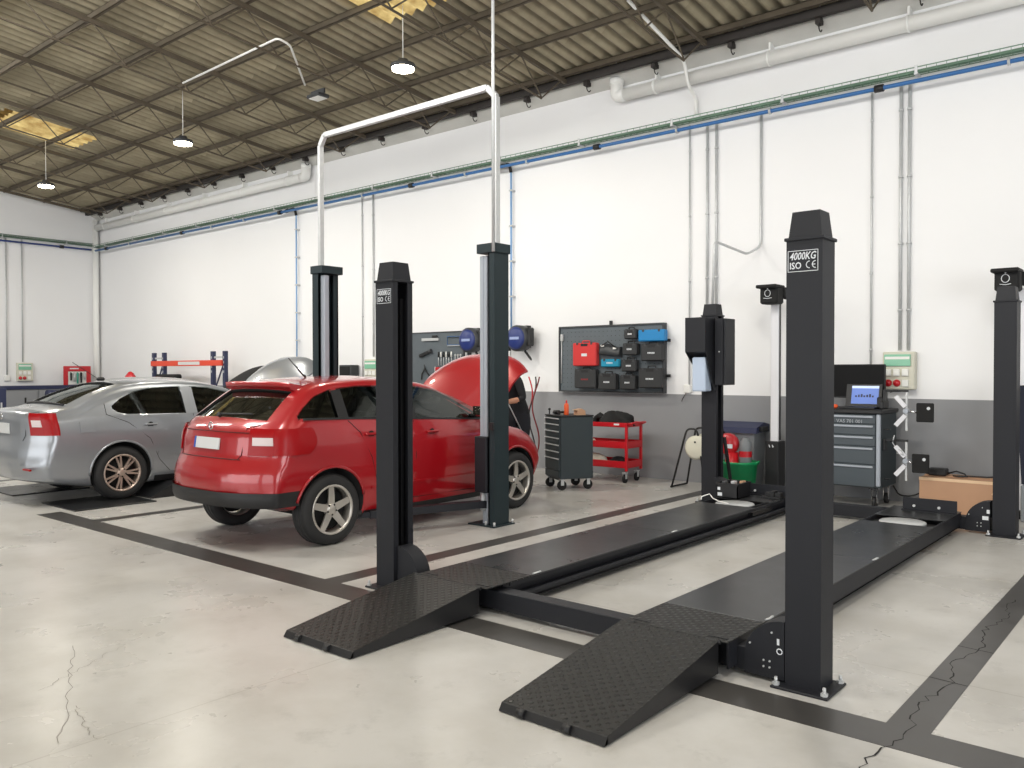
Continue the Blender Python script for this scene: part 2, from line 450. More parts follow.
def bar(mb, p0, p1, w, h):
    """rectangular bar from p0 to p1, w across (horizontal), h high"""
    p0 = Vector(p0); p1 = Vector(p1); d = (p1-p0).normalized()
    u = Vector((0, 0, 1)) if abs(d.z) < 0.95 else Vector((0, 1, 0))
    e1 = d.cross(u).normalized()*(w/2); e2 = e1.normalized().cross(d)*(h/2)
    v = [p+a*e1+b*e2 for p in (p0, p1) for (a, b) in ((-1, -1), (1, -1), (1, 1), (-1, 1))]
    mb.add(v, [(0, 1, 2, 3), (4, 7, 6, 5), (0, 4, 5, 1), (1, 5, 6, 2), (2, 6, 7, 3), (3, 7, 4, 0)])
    return mb

# ------------------------------------------------------------------ the hall
XL, XR, YB, YF = -22.93, 8.0, 10.12, -9.0
RIDGE = 0.6
def roof_z(y): return 5.74+0.117*(10.116-y) if y > RIDGE else 5.74+0.117*(10.116-RIDGE)-0.117*(RIDGE-y)

fl = MB().box(XL-.2, XR+.2, YF-.2, YB+.2, -.2, 0)
floor = struct('floor', fl, M_floor)
def stripe(x0, x1, y0, y1): 
    o = part('floor_stripe', MB().box(x0, x1, y0, y1, 0, 0.0015), M_stripe, floor)
    return o
stripe(-9.4, 7.5, 3.49, 3.73)
stripe(-22.0, -11.3, 3.52, 3.72)
stripe(-4.89, -4.71, 3.73, 9.85)
stripe(-1.06, -0.885, 3.73, 9.9)
stripe(-8.63, -8.47, 3.73, 9.4)
stripe(-12.75, -12.6, 3.73, 9.4)
stripe(2.9, 3.07, 3.73, 9.9)
# hairline crack running along the right-hand stripe
ck = MB(); cx = [-1.01]
pts = []
yy = 3.2; xx = -0.98
while yy < 6.3:
    pts.append((xx+0.028*math.sin(yy*9)+random.uniform(-.02, .02), yy)); yy += 0.045
for a, b in zip(pts, pts[1:]):
    w = random.uniform(.0015, .004)
    ck.add([(a[0]-w, a[1], .0022), (a[0]+w, a[1], .0022), (b[0]+w, b[1], .0022), (b[0]-w, b[1], .0022)], [(0, 1, 2, 3)])
for y in (4.42, 5.02):
    ck.add([(-1.06, y-.003, .0022), (-.885, y-.02, .0022), (-.885, y-.013, .0022), (-1.06, y+.004, .0022)], [(0, 1, 2, 3)])
part('floor_crack', ck, mat('crack_grey', (38, 37, 36), 0.9), floor)
for (xa_, ya_), (xb_, yb_), w0 in (((-4.75, 1.95), (-3.55, 1.40), .0011), ((-4.55, 2.1), (-4.2, 1.55), .0009), ((-3.9, 1.6), (-3.48, 1.5), .0012)):
    c2 = MB(); P_ = [(xa_+(xb_-xa_)*i/22+random.uniform(-.018, .018), ya_+(yb_-ya_)*i/22+random.uniform(-.014, .014)) for i in range(23)]
    for a, b in zip(P_, P_[1:]): c2.add([(a[0]-w0, a[1]-w0, .0012), (a[0]+w0, a[1]+w0, .0012), (b[0]+w0, b[1]+w0, .0012), (b[0]-w0, b[1]-w0, .0012)], [(0, 1, 2, 3)])
    part('floor_crack', c2, mat('fine_crack_grey', (120, 116, 110), 0.9), floor)

wb = MB(); wb.box(XL-.2, XR+.2, YB, YB+.2, 1.171, 6.1)
wall_back = struct('wall_back', wb, M_white)
part('dado_band', MB().box(XL, XR, YB-.002, YB+.2, 0, 1.171), M_dado, wall_back)
wl = MB()
prof = [(YB, 0), (YB, roof_z(YB)+.1), (RIDGE, roof_z(RIDGE)+.1), (YF, roof_z(YF)+.1), (YF, 0)]
wl.prism(prof, 'x', XL-.2, XL)
wall_left = struct('wall_left', wl, M_white)
part('dado_band', MB().box(XL, XL+.003, YF, YB, 0, 1.1), M_dado, wall_left)
# right wall with an open roller door, front wall with two open roller doors (behind the camera)
wr = MB(); wr.box(XR, XR+.2, YF, -3, 0, 6.9); wr.box(XR, XR+.2, 5, YB, 0, 6.9); wr.box(XR, XR+.2, -3, 5, 4.4, 6.9)
struct('wall_right', wr, M_white)
wf = MB()
for a, b in ((XL, -15), (-3, -1.5), (4.5, XR)): wf.box(a, b, YF-.2, YF, 0, 5.9)
for a, b in ((-15, -3), (-1.5, 4.5)): wf.box(a, b, YF-.2, YF, 4.8, 5.9)
struct('wall_front', wf, M_white)

# roof: fibre-cement sheets on lattice trusses and purlins
rb = MB()
PITCHW = 0.2
def sheet_mesh(name, L, m, y_top_dz=0.0):
    mb = MB(); rows = []
    for j in range(2):
        row = []
        for i in range(57):
            x = 1.2*i/56; z = 0.034*math.cos(2*PI*x/PITCHW)
            row.append((x, -L*j, z+0.117*L*j+(0.004 if j == 0 else 0)))
        rows.append(row)
    return mb.grid(rows).mesh(name, m)
ceiling_mb = MB()
# far part of the roof that the photograph does not show, as one corrugated surface
def big_sheet(x0, x1, y0, y1):
    rows = []
    n = int((x1-x0)/PITCHW)*4
    for y in (y0, y1): rows.append([(x0+(x1-x0)*i/n, y, roof_z(y)+0.034*math.cos(2*PI*(x0+(x1-x0)*i/n)/PITCHW)) for i in range(n+1)])
    ceiling_mb.grid(rows)
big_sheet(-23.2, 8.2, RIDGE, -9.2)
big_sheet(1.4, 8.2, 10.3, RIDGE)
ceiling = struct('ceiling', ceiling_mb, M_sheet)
rows_y = [10.25, 9.2, 7.56, 5.93, 4.30, 2.67]
lens = [1.05+.14, 1.63+.14, 1.63+.14, 1.63+.14, 1.63+.14, 2.2]
sm = {}
for r, (y0, L) in enumerate(zip(rows_y, lens)):
    for c in range(22):
        k = (round(L, 2))
        sky_here = (r == 2 and c in (5, 13)) or (r == 4 and c in (9, 17))
        key = (k, sky_here)
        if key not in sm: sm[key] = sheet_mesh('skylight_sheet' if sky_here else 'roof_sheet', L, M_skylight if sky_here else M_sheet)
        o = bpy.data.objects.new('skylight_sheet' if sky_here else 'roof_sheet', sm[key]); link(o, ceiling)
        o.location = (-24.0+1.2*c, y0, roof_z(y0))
        if sky_here: o['label'] = 'yellowed translucent rooflight sheet'
PUR = [9.68, 8.77, 7.85, 6.92, 6.0, 5.07, 4.15, 3.22, 2.3, 1.37]
for y in PUR:
    mb = MB(); z = roof_z(y)-.036
    mb.box(-22.93, 7.9, y-.025, y-.019, z-.08, z); mb.box(-22.93, 7.9, y-.025, y+.025, z-.006, z); mb.box(-22.93, 7.9, y-.025, y+.02, z-.08, z-.074)
    part('purlin', mb, M_roofsteel, ceiling)
TX = [-20.4+2.2*i for i in range(12)]
for X in [-22.6]+TX:
    t = MB(); y0, y1 = 9.78, RIDGE
    bar(t, (X, y0, roof_z(y0)-.145), (X, y1, roof_z(y1)-.145), .045, .06)
    tr = part('roof_truss', t, M_roofsteel, ceiling)
    if X > 2 or X < -22.5: continue
    bn = [(PUR[i]+PUR[i+1])/2 for i in range(len(PUR)-1)]
    b = MB(); bar(b, (X, bn[0], roof_z(bn[0])-.58), (X, bn[-1], roof_z(bn[-1])-.58), .022, .022)
    part('bottom_chord', b, M_roofsteel, tr)
    for i, y in enumerate(bn):
        for yy in (PUR[i], PUR[i+1]):
            w = MB(); w.tube([(X, y, roof_z(y)-.57), (X, yy, roof_z(yy)-.16)], .011, 5, caps=False)
            part('web_rod', w, M_roofsteel, tr)
# eave: dark rail, ring beam below it with hook bolts
part('eave_rail', MB().box(-22.93, 7.9, 9.78, 9.86, 5.60, 5.70).box(-22.93, 7.9, 9.86, 9.90, 5.66, 5.72), M_rail, ceiling)
tb = MB(); tb.prism([(10.12, 5.5), (9.93, 5.60), (9.93, 5.66), (10.12, 5.76)], 'x', XL, XR)
trim_1 = struct('trim_1', tb, M_beam)
for i in range(24):
    x = -22.3+1.1*i
    mb = MB(); mb.box(x-.03, x+.03, 9.84, 9.95, 5.54, 5.62); mb.tube(arc((9.93, 5.52), .05, PI*.6, PI*1.9, 6, 'yz', x), .008, 5)
    part('bracket', mb, M_rail, trim_1)
for i in range(30):
    x = -20.3+.93*i; 
    mb = MB().cyl((x, 9.80, 5.7), (x, 9.80, 5.8), .008, n=5); part('hook_bolt', mb, M_galv, trim_1)
# corner downpipe and thin white conduit beside it
def pipe_thing(name, pts, r, m, label, cat, group=None, clips=None, clipm=None, seg=10):
    t = thing(name, label, cat, tuple(pts[-1] if pts[-1][2] < pts[0][2] else pts[0]), group=group)
    part('pipe', MB().tube(round_path(pts, r*5), r, seg), m, t)
    for c in (clips or []):
        mb = MB(); mb.cyl((c[0], c[1], c[2]-.012), (c[0], c[1], c[2]+.012), r*1.5, n=8); mb.box(c[0]-.008, c[0]+.008, c[1], YB, c[2]-.008, c[2]+.008)
        part('clip', mb, clipm or M_galv, t)
    return t
pipe_thing('downpipe', [(XL+.1, 10.0, 5.5), (XL+.1, 10.0, 0)], .075, M_pvc, 'white vertical downpipe in the far left corner of the hall', 'pipe')

# ------------------------------------------------------------------ pipes and conduits on the walls
def gutter(x0, x1, z, label, ends):
    t = thing('drain_pipe', label, 'pipe', (x0, 10.03, z), group=None)
    part('pipe', MB().cyl((x0, 10.0, z), (x1, 10.0, z), .085, n=18), M_pvc, t)
    for x in ends:
        s = 1 if x == x1 else -1
        m = MB().tube(round_path([(x-s*.02, 10.0, z), (x+s*.12, 10.0, z), (x+s*.12, 10.0, z+.24)], .1), .09, 16)
        m.cyl((x+s*.12, 10, z+.16), (x+s*.12, 10, z+.24), .1, n=16)
        part('elbow', m, M_pvc, t)
    k = int((x1-x0)/1.6)
    for i in range(k+1):
        x = x0+.5+1.6*i
        if x < x1: part('pipe_bracket', MB().cyl((x-.015, 10, z), (x+.015, 10, z), .095, n=16).box(x-.012, x+.012, 10.0, YB, z-.012, z+.2), M_pvc, t)
gutter(-22.74, -13.75, 5.28, 'long white drain pipe under the eave, the left one, ending near the galvanised conduit', [-13.75])
gutter(-6.35, 7.9, 5.33, 'thick white drain pipe under the eave at the right of the back wall', [-6.35])

# cable tray of green wire with the blue air pipe below it
def tray(p0, p1, inward, label, x_axis=True):
    t = thing('cable_tray', label, 'cable tray', p0)
    P0 = Vector(p0); P1 = Vector(p1); d = (P1-P0); L = d.length; d.normalize(); n = Vector(inward)
    mb = MB()
    for (a, h) in ((.01, .055), (.01, 0), (.06, 0), (.12, 0), (.12, .055)): mb.cyl(P0+n*a+Vector((0, 0, h)), P1+n*a+Vector((0, 0, h)), .0065, n=5)
    part('long_wire', mb, M_traygreen, t, kind='stuff')
    mb = MB(); k = int(L/.1)
    for i in range(k):
        p = P0+d*(i*.1)
        for a, b in (((.01, .055), (.01, 0)), ((.01, 0), (.12, 0)), ((.12, 0), (.12, .055))):
            bar(mb, p+n*a[0]+Vector((0, 0, a[1])), p+n*b[0]+Vector((0, 0, b[1])), .005, .005)
    part('cross_wire', mb, M_traygreen, t, kind='stuff')
    mb = MB(); mb.cyl(P0+n*.05+Vector((0, 0, .015)), P1+n*.05+Vector((0, 0, .015)), .010, n=6); mb.cyl(P0+n*.085+Vector((0, 0, .018)), P1+n*.085+Vector((0, 0, .018)), .010, n=6)
    part('cable', mb, mat('green_cable', (112, 148, 122), .6, noise_amt=.5, noise_scale=2), t)
    for i in range(int(L/1.5)):
        p = P0+d*(.7+1.5*i)
        b = MB(); bar(b, p+Vector((0, 0, -.02)), p+n*.15+Vector((0, 0, -.02)), .04, .015); bar(b, p+n*.145+Vector((0, 0, -.03)), p+n*.145+Vector((0, 0, .07)), .03, .008)
        part('wall_bracket', b, M_galv, t)
    return t
tray((-22.74, 10.03, 4.75), (7.9, 10.03, 4.75), (0, -1, 0), 'green wire cable tray running the whole length of the back wall')
tray((XL+.01, 9.95, 4.80), (XL+.01, -8, 4.80), (1, 0, 0), 'wire cable tray along the left end wall')
def long_pipe(p0, p1, m, label, clipn, horizontal_n):
    t = thing('air_pipe', label, 'pipe', p0)
    part('pipe', MB().cyl(p0, p1, .024, n=12), m, t)
    P0 = Vector(p0); P1 = Vector(p1); d = (P1-P0); n = Vector(horizontal_n)
    for i in range(clipn):
        p = P0+d*((i+.5)/clipn); e = d.normalized()*.03
        part('coupling' if i % 3 == 0 else 'clip', MB().cyl(p-e*(1.6 if i % 3 == 0 else .4), p+e*(1.6 if i % 3 == 0 else .4), .042, n=10).box(p.x-.01-abs(n.x)*.05, p.x+.01, p.y-.01, p.y+.01+abs(n.y)*.05, p.z-.01, p.z+.01), M_black if i % 3 == 0 else M_galv, t)
long_pipe((-22.7, 9.94, 4.665), (7.9, 9.94, 4.665), M_bluep, 'blue compressed-air pipe below the cable tray on the back wall', 24, (0, 1, 0))
long_pipe((XL+.08, 9.9, 4.70), (XL+.08, -8, 4.70), mat('navy_pipe', (60, 80, 150), .4), 'dark blue air pipe below the tray on the left end wall', 12, (1, 0, 0))

WY = YB-.025
def vconduit(px, z0, z1, r=.011, m=M_galv, label='', name='conduit', y=WY, group=None):
    n = max(1, int((z1-z0)/.75))
    return pipe_thing(name, [(px, y, z1), (px, y, z0)], r, m, label, 'conduit', group, clips=[(px, y, z0+(i+.6)*(z1-z0)/n) for i in range(n)])
def air_drop(x, z0, label):
    t = thing('air_drop_pipe', label, 'pipe', (x, 10.05, z0))
    part('pipe', MB().cyl((x, 10.05, 4.62), (x, 10.05, z0), .015, n=8), M_bluepl, t)
    part('elbow', MB().tube(round_path([(x-.28, 10.02, 4.70), (x-.02, 10.03, 4.72), (x, 10.05, 4.58)], .06), .026, 8).cyl((x-.3, 10.02, 4.69), (x-.22, 10.02, 4.70), .04, n=8), M_black, t)
    z = 4.3
    while z > z0+.1:
        part('clip', MB().box(x-.03, x+.03, 10.03, YB, z-.012, z+.012), M_galv, t); z -= .55
air_drop(-14.03, 1.3, 'pale blue air drop pipe on the back wall left of the far lift column')
air_drop(-8.45, 2.1, 'pale blue air drop pipe coming down to the blue hose reels')
vconduit(-12.074, 1.0, 4.72, label='thin grey conduit, left of the pair above the green-fronted socket panel')
vconduit(-11.767, 1.75, 4.72, .016, label='grey conduit dropping to the socket panel behind the red car')
vconduit(-5.385, 1.3, 4.75, label='thin conduit dropping to the white socket right of the tool-case board')
vconduit(-5.13, 2.2, 4.72, .017, label='left one of the twin conduits above the far lift post with the control box')
vconduit(-5.0, 2.2, 4.72, .017, label='right one of the twin conduits above the far lift post with the control box')
vconduit(-3.06, 1.2, 4.72, .012, label='thin conduit on the back wall behind the computer monitor')
vconduit(-2.745, 1.72, 4.72, .018, label='left one of the twin conduits dropping to the beige socket panel')
vconduit(-2.655, 1.72, 4.72, .018, label='right one of the twin conduits dropping to the beige socket panel')
cp = [(-4.394, WY, 4.72), (-4.394, WY, 3.05), (-4.46, WY-.25, 2.93), (-4.43, 8.9, 2.98), (-4.43, 8.85, 2.15)]
pipe_thing('conduit', cp, .016, M_galv, 'cranked conduit that leaves the wall and bends down into the far lift post', 'conduit')
# white conduit from the roof down the wall to the tray
pipe_thing('conduit', [(-5.402, 8.591, 5.90), (-5.32, 9.82, 5.52), (-5.29, 9.86, 5.20), (-5.28, 10.07, 5.08), (-5.28, 10.07, 4.86)], .022, M_pvc, 'white conduit crossing the roof and running down the wall to the cable tray', 'conduit')
yl1 = 7.86; yl2 = 8.22
for y, z0, lab in ((yl1, 1.4, 'thin conduit on the left end wall, the one nearer the camera'), (yl2, 1.72, 'grey conduit on the left end wall dropping to the socket panel')):
    t = pipe_thing('conduit', [(XL+.03, y, 4.78), (XL+.03, y, z0)], .016, M_galv, lab, 'conduit')
# ceiling conduit carried on the truss bottoms to the floodlight
zc = 5.62
pipe_thing('conduit', [(-11.490, 6.293, 5.66), (-9.034, 6.216, 5.66), (-9.023, 6.386, 5.62), (-9.822, 7.196, 5.50)], .014, M_pvc, 'white conduit bracketed under the roof trusses and cranked down to the small floodlight', 'conduit')

# ------------------------------------------------------------------ high-bay lamps, floodlight
def high_bay(x, y, z, drop, label):
    if drop is None: drop = roof_z(y)-z-.05
    t = thing('high_bay_lamp', label, 'lamp', (x, y, z), group='high-bay lamps')
    part('suspension_wire', MB().cyl((x, y, z+.1), (x, y, z+drop), .006, n=5), M_whitep, t)
    part('lamp_body', MB().lathe([(.0, .11), (.06, .11), (.08, .07), (.15, .05), (.16, .02), (.15, .0), (0, .0)], (x, y, z), 'z', 20), M_darkgrey, t)
    part('lamp_lens', MB().lathe([(.14, .0), (.135, -.02), (.06, -.035), (0, -.038)], (x, y, z), 'z', 20), M_lampglow, t)
    d = bpy.data.lights.new('lamp_light', 'AREA'); d.shape = 'DISK'; d.size = .26; d.energy = 70; d.color = (1, .95, .84)
    l = bpy.data.objects.new('lamp_light', d); l.location = (x, y, z-.05); COL.objects.link(l)
ZL = 5.25
high_bay(-7.776, 7.165, ZL, None, 'nearest glowing high-bay lamp, hanging under the large yellowed rooflight')
high_bay(-12.918, 7.067, ZL-.05, None, 'glowing high-bay lamp in the middle of the three in a row')
high_bay(-17.745, 6.826, ZL-.1, None, 'farthest glowing high-bay lamp, near the left end wall')
for x, y, l_ in ((-2.5, 5.6, 'over the far end of the lift runways'), (-9.0, 2.2, 'in front of the red car'), (-15.5, 2.2, 'in front of the grey car'), (-2.5, 0.5, 'in front of the lift ramps')): high_bay(x, y, ZL, roof_z(y)-ZL-.05, 'high-bay lamp hung high up '+l_+', outside the photo')
t = thing('floodlight', 'small flat grey floodlight fixed under the roof trusses', 'lamp', (-9.904, 7.480, 5.42))
lx, ly, lz = t.location
part('housing', MB().box(lx-.14, lx+.14, ly-.1, ly+.1, lz-.02, lz+.03, .01), M_darkgrey, t)
part('lens', MB().box(lx-.11, lx+.11, ly-.08, ly+.08, lz-.026, lz-.0195), M_whitep, t)
part('bracket', MB().box(lx-.15, lx+.15, ly-.015, ly+.015, lz+.03, lz+.1), M_darkgrey, t)

# ------------------------------------------------------------------ the four-post alignment lift
lift = thing('four_post_lift', 'black four-post car lift with two runways and ramps in the foreground', 'car lift', (-2.9, 6.2, 0))
def lift_post(x0, x1, y0, y1, open_dir, front=True):
    h = 2.118; w = .012
    m = MB()
    ox0, ox1 = (x0, x1)
    # C-section: web on the far side from the opening, two flanges, short lips
    if open_dir > 0:
        m.box(x0, x0+w, y0+w, y1-w, .012, h); m.box(x0, x1, y0, y0+w, .012, h); m.box(x0, x1, y1-w, y1, .012, h)
        m.box(x1-w, x1, y0+w, y0+.045, .012, h); m.box(x1-w, x1, y1-.045, y1-w, .012, h)
    else:
        m.box(x1-w, x1, y0+w, y1-w, .012, h); m.box(x0, x1, y0, y0+w, .012, h); m.box(x0, x1, y1-w, y1, .012, h)
        m.box(x0, x0+w, y0+w, y0+.045, .012, h); m.box(x0, x0+w, y1-.045, y1-w, .012, h)
    p = part('post', m, M_steel, lift)
    c = MB(); e = .009
    c.box(x0-e, x1+e, y0-e, y1+e, h-.016, h, .003)
    i0, i1 = .007, .02
    c.add([(x0+i0, y0+i0, h), (x1-i0, y0+i0, h), (x1-i0, y1-i0, h), (x0+i0, y1-i0, h), (x0+i1, y0+i1, h+.122), (x1-i1, y0+i1, h+.122), (x1-i1, y1-i1, h+.122), (x0+i1, y1-i1, h+.122), ((x0+x1)/2, (y0+y1)/2, h+.13)],
          [(0, 1, 5, 4), (1, 2, 6, 5), (2, 3, 7, 6), (3, 0, 4, 7), (4, 5, 8), (5, 6, 8), (6, 7, 8), (7, 4, 8)])
    part('post_cap', c, M_steel, p)
    pl = MB(); pl.box(x0-.045, x1+.055, y0-.07, y1+.03, 0, .012, .003)
    part('base_plate', pl, M_steel, p)
    for bx in (x0-.025, x1+.033):
        for by in (y0-.045, y1+.008):
            part('anchor_bolt', MB().cyl((bx, by, .01), (bx, by, .026), .017, n=6, smooth=False).cyl((bx, by, .02), (bx, by, .05), .008, n=8), M_galv, p)
    # the lifting rack seen in the open side
    xm = (x0+x1)/2
    part('safety_rack', MB().box(xm-.02, xm+.02, y1-.05, y1-.02, .02, h-.12), M_steel_dk, p)
    return p
pNR = lift_post(-1.556, -1.386, 3.866, 4.025, -1)
pNL = lift_post(-4.451, -4.276, 3.838, 4.02, 1)
pFR = lift_post(-1.534, -1.355, 8.57, 8.75, -1)
pFL = lift_post(-4.465, -4.285, 8.66, 8.84, 1)
def capacity_plate(px0, y, post):
    z0, z1 = 1.957, 2.056; px1 = px0+.143; yy = y-.0008
    m = MB(); t = .0028
    m.box(px0, px1, yy-.0006, yy, z1-t, z1); m.box(px0, px1, yy-.0006, yy, z0, z0+t); m.box(px0, px0+t, yy-.0006, yy, z0, z1); m.box(px1-t, px1, yy-.0006, yy, z0, z1)
    part('printed_frame', m, M_printw, post)
    text_mesh('capacity_text', '4000KG', .049, M_printw, post, (px0+.008, yy, z0+.056), shear=.25, sx=.74, bold=.0006)
    text_mesh('capacity_text', 'ISO', .044, M_printw, post, (px0+.008, yy, z0+.014), sx=.85, bold=.0006)
    # conformity mark: two rounded letters
    c = MB()
    for cx_, bar_ in ((px0+.104, False), (px0+.132, True)):
        pts = arc((cx_, z0+.03), .016, PI*.5, PI*1.5, 10, 'xz', yy-.0008)
        c.tube(pts, .0022, 4)
        if bar_: c.box(cx_-.014, cx_-.002, yy-.0015, yy, z0+.028, z0+.032)
    part('conformity_mark', c, M_printw, post)
capacity_plate(-1.549, 3.866, pNR)
capacity_plate(-4.436, 3.838, pNL)

def runway(x0, x1, slot=False):
    # side channels and deck plates
    m = MB()
    zt = .18
    m.box(x0, x0+.012, 3.78, 8.62, .045, zt-.006); (m.box(x1-.012, x1, 3.78, 8.62, .045, zt-.006) if not slot else m.box(x1-.075, x1-.06, 3.99, 8.59, .045, zt-.006).box(x1-.07, x1, 3.99, 8.59, .03, .088, .012).box(x1-.012, x1, 3.99, 8.59, zt-.03, zt-.006))
    m.box(x0-.0, x0+.05, 3.78, 8.62, .045, .055); m.box(x1-.05, x1+.0, 3.99, 8.59, .045, .055)
    r = part('runway', m, M_steel, lift)
    for (a, b, mm) in ((3.765, 4.19, M_ramp), (4.194, 6.05, M_run), (6.054, 7.62, M_run), (8.0, 8.63, M_run)):
        part('deck_plate', MB().box(x0-.003, x1+.003, a, b, zt-.008, zt, .002), mm, r)
    # recess for the turning plate
    part('recess_tray', MB().box(x0+.012, x1-.012, 7.6, 8.02, .1, .135), M_steel_dk, r)
    part('turning_plate', MB().lathe([(0, .172), (.185, .172), (.19, .166), (.19, .138), (0, .136)], ((x0+x1)/2, 7.81, 0), 'z', 28), M_galv, r, 'galvanised round turning plate')
    # hinge slots
    for hx in (x0+.03, x1-.12):
        part('hinge_lug', MB().box(hx, hx+.1, 3.80, 3.815, zt, zt+.004), M_steel_dk, r)
    part('wheel_stop', MB().box(x0+.12, x1, 8.46, 8.472, zt, zt+.115, .003).box(x0+.12, x1, 8.40, 8.472, zt, zt+.006), M_steel, r)
    for bx in (x0+.22, x1-.15): part('bolt', MB().cyl((bx, 8.45, zt+.04), (bx, 8.463, zt+.04), .013, n=8), M_galv, r)
    part('edge_clip', MB().tube([(x1-.005, 4.22, zt+.004), (x1+.012, 4.22, zt+.012), (x1+.012, 4.28, zt+.012), (x1-.005, 4.3, zt+.004)], .006, 6), M_galv, r)
    part('edge_clip', MB().tube([(x1-.005, 6.02, zt+.004), (x1+.012, 6.02, zt+.012), (x1+.012, 6.08, zt+.012), (x1-.005, 6.1, zt+.004)], .006, 6), M_galv, r)
    return r
rR = runway(-2.385, -1.80)
rL = runway(-3.955, -3.365, True)
def ramp(x0, x1):
    m = MB(); zt = .178
    m.slot(0).add([(x0, 2.79, .038), (x1, 2.79, .038), (x1, 3.76, zt), (x0, 3.76, zt), (x0, 2.79, .030), (x1, 2.79, .030), (x1, 3.76, zt-.008), (x0, 3.76, zt-.008)],
          [(0, 1, 2, 3), (4, 7, 6, 5), (2, 3, 7, 6)])
    r = part('ramp', m, [M_ramp], lift)
    for x, s in ((x0, 1), (x1, -1)):
        q = MB().prism([(2.765, .004), (3.76, .02), (3.76, zt-.001), (2.79, .037)], 'x', x, x+s*.012)
        part('side_plate', q, M_black, r)
    part('front_lip', MB().prism([(2.765, .006), (2.79, .006), (2.79, .038), (2.785, .036)], 'x', x0, x1), M_black, r)
    for fx in (.22, .66):
        xx = x0+(x1-x0)*fx; part('roller', MB().cyl((xx-.02, 2.775, .02), (xx+.02, 2.775, .02), .02, n=14), M_black, r)
    for hx in (x0+.05, x1-.02): part('hinge_pin', MB().cyl((hx-.05, 3.765, .172), (hx+.03, 3.765, .172), .011, n=8), M_steel_dk, r)
    return r
ramp(-2.40, -1.845)
ramp(-4.0, -3.42)
# cross beams with rounded pulley guards at their ends
def cross_beam(y0, y1, zb=.025, xa=-4.27, xb=-1.56, xs=0):
    b = part('cross_beam', MB().box(xa, xb, y0, y1, zb, .142, .004), M_steel, lift)
    for (cx_, s) in ((xb-.0, -1), (xa+.0, 1)):
        for yy in (y0-.006, y1-.006):
            pts = [(cx_, .02)]+[(cx_+s*.2*math.sin(t), .10+.2*math.cos(t)) for t in [PI*.5*k/10 for k in range(11)]]+[(cx_+s*.2, .02)]
            part('pulley_guard', MB().prism(pts, 'y', yy, yy+.012), M_steel, b)
        rim = MB(); rows = []
        for t in [PI*.5*k/12 for k in range(13)]:
            rows.append([(cx_+s*.2*math.sin(t), y0, .10+.2*math.cos(t)), (cx_+s*.2*math.sin(t), y1, .10+.2*math.cos(t))])
        rim.grid(rows); part('guard_rim', rim, M_steel, b)
        if s < 0:
            for bx, bz in ((-.1, .07), (-.07, .07), (-.1, .1), (-.07, .1), (-.06, .24), (-.17, .17)):
                part('bolt', MB().cyl((cx_+bx, y0-.012, bz), (cx_+bx, y0-.006, bz), .005, n=6), M_galv, b)
    return b
cb = cross_beam(3.872, 3.98)
part('sticker', MB().box(-1.595, -1.583, 3.8648, 3.8655, .185, .215).tube(arc((-1.582, .155), .013, 0, 2*PI, 14, 'xz', 3.865), .003, 4), M_printw, cb)
cb2 = cross_beam(8.60, 8.71)
part('sticker', MB().box(-1.585, -1.56, 8.592, 8.5935, .19, .225).box(-1.62, -1.57, 8.592, 8.5935, .13, .165), M_printw, cb2)

# ------------------------------------------------------------------ control box on the far left post
t = thing('control_box', 'dark grey hooded control box hung on the far left lift post', 'control box', (-4.55, 8.62, 1.25))
yf = 8.42
m = MB()
x0, x1 = -4.545, -4.30
m.add([(x0, yf, 1.70), (x1, yf, 1.70), (x1, yf, 2.08), (x0, yf, 2.08), (x0, 8.66, 1.62), (x1, 8.66, 1.62), (x1, 8.66, 2.08), (x0, 8.66, 2.08)],
      [(0, 1, 2, 3), (1, 5, 6, 2), (4, 0, 3, 7), (3, 2, 6, 7), (0, 4, 5, 1), (5, 4, 7, 6)])
part('hood', m, M_steel, t)
part('hood_cheek', MB().prism([(8.42, 1.70), (8.66, 1.70), (8.66, 1.27), (8.62, 1.27)], 'x', x1, x1+.012), M_steel, t)
part('hood_cheek', MB().prism([(8.42, 1.70), (8.66, 1.70), (8.66, 1.5)], 'x', x0, x0+.012), M_steel, t)
tag(o := part('switch_panel', MB().box(-4.49, -4.33, 8.48, 8.64, 1.26, 1.64, .01), mat('pale_blue_white_plastic', (178, 192, 212), .4), t, 'pale blue-white switch box under the hood'))
part('side_cabinet', MB().box(-4.275, -4.18, 8.60, 8.86, 1.33, 2.07, .004).box(-4.176, -4.155, 8.61, 8.86, 1.33, 2.07, .004), M_steel, t)
part('lock', MB().cyl((-4.22, 8.595, 1.7), (-4.22, 8.602, 1.7), .008, n=8), M_galv, t)

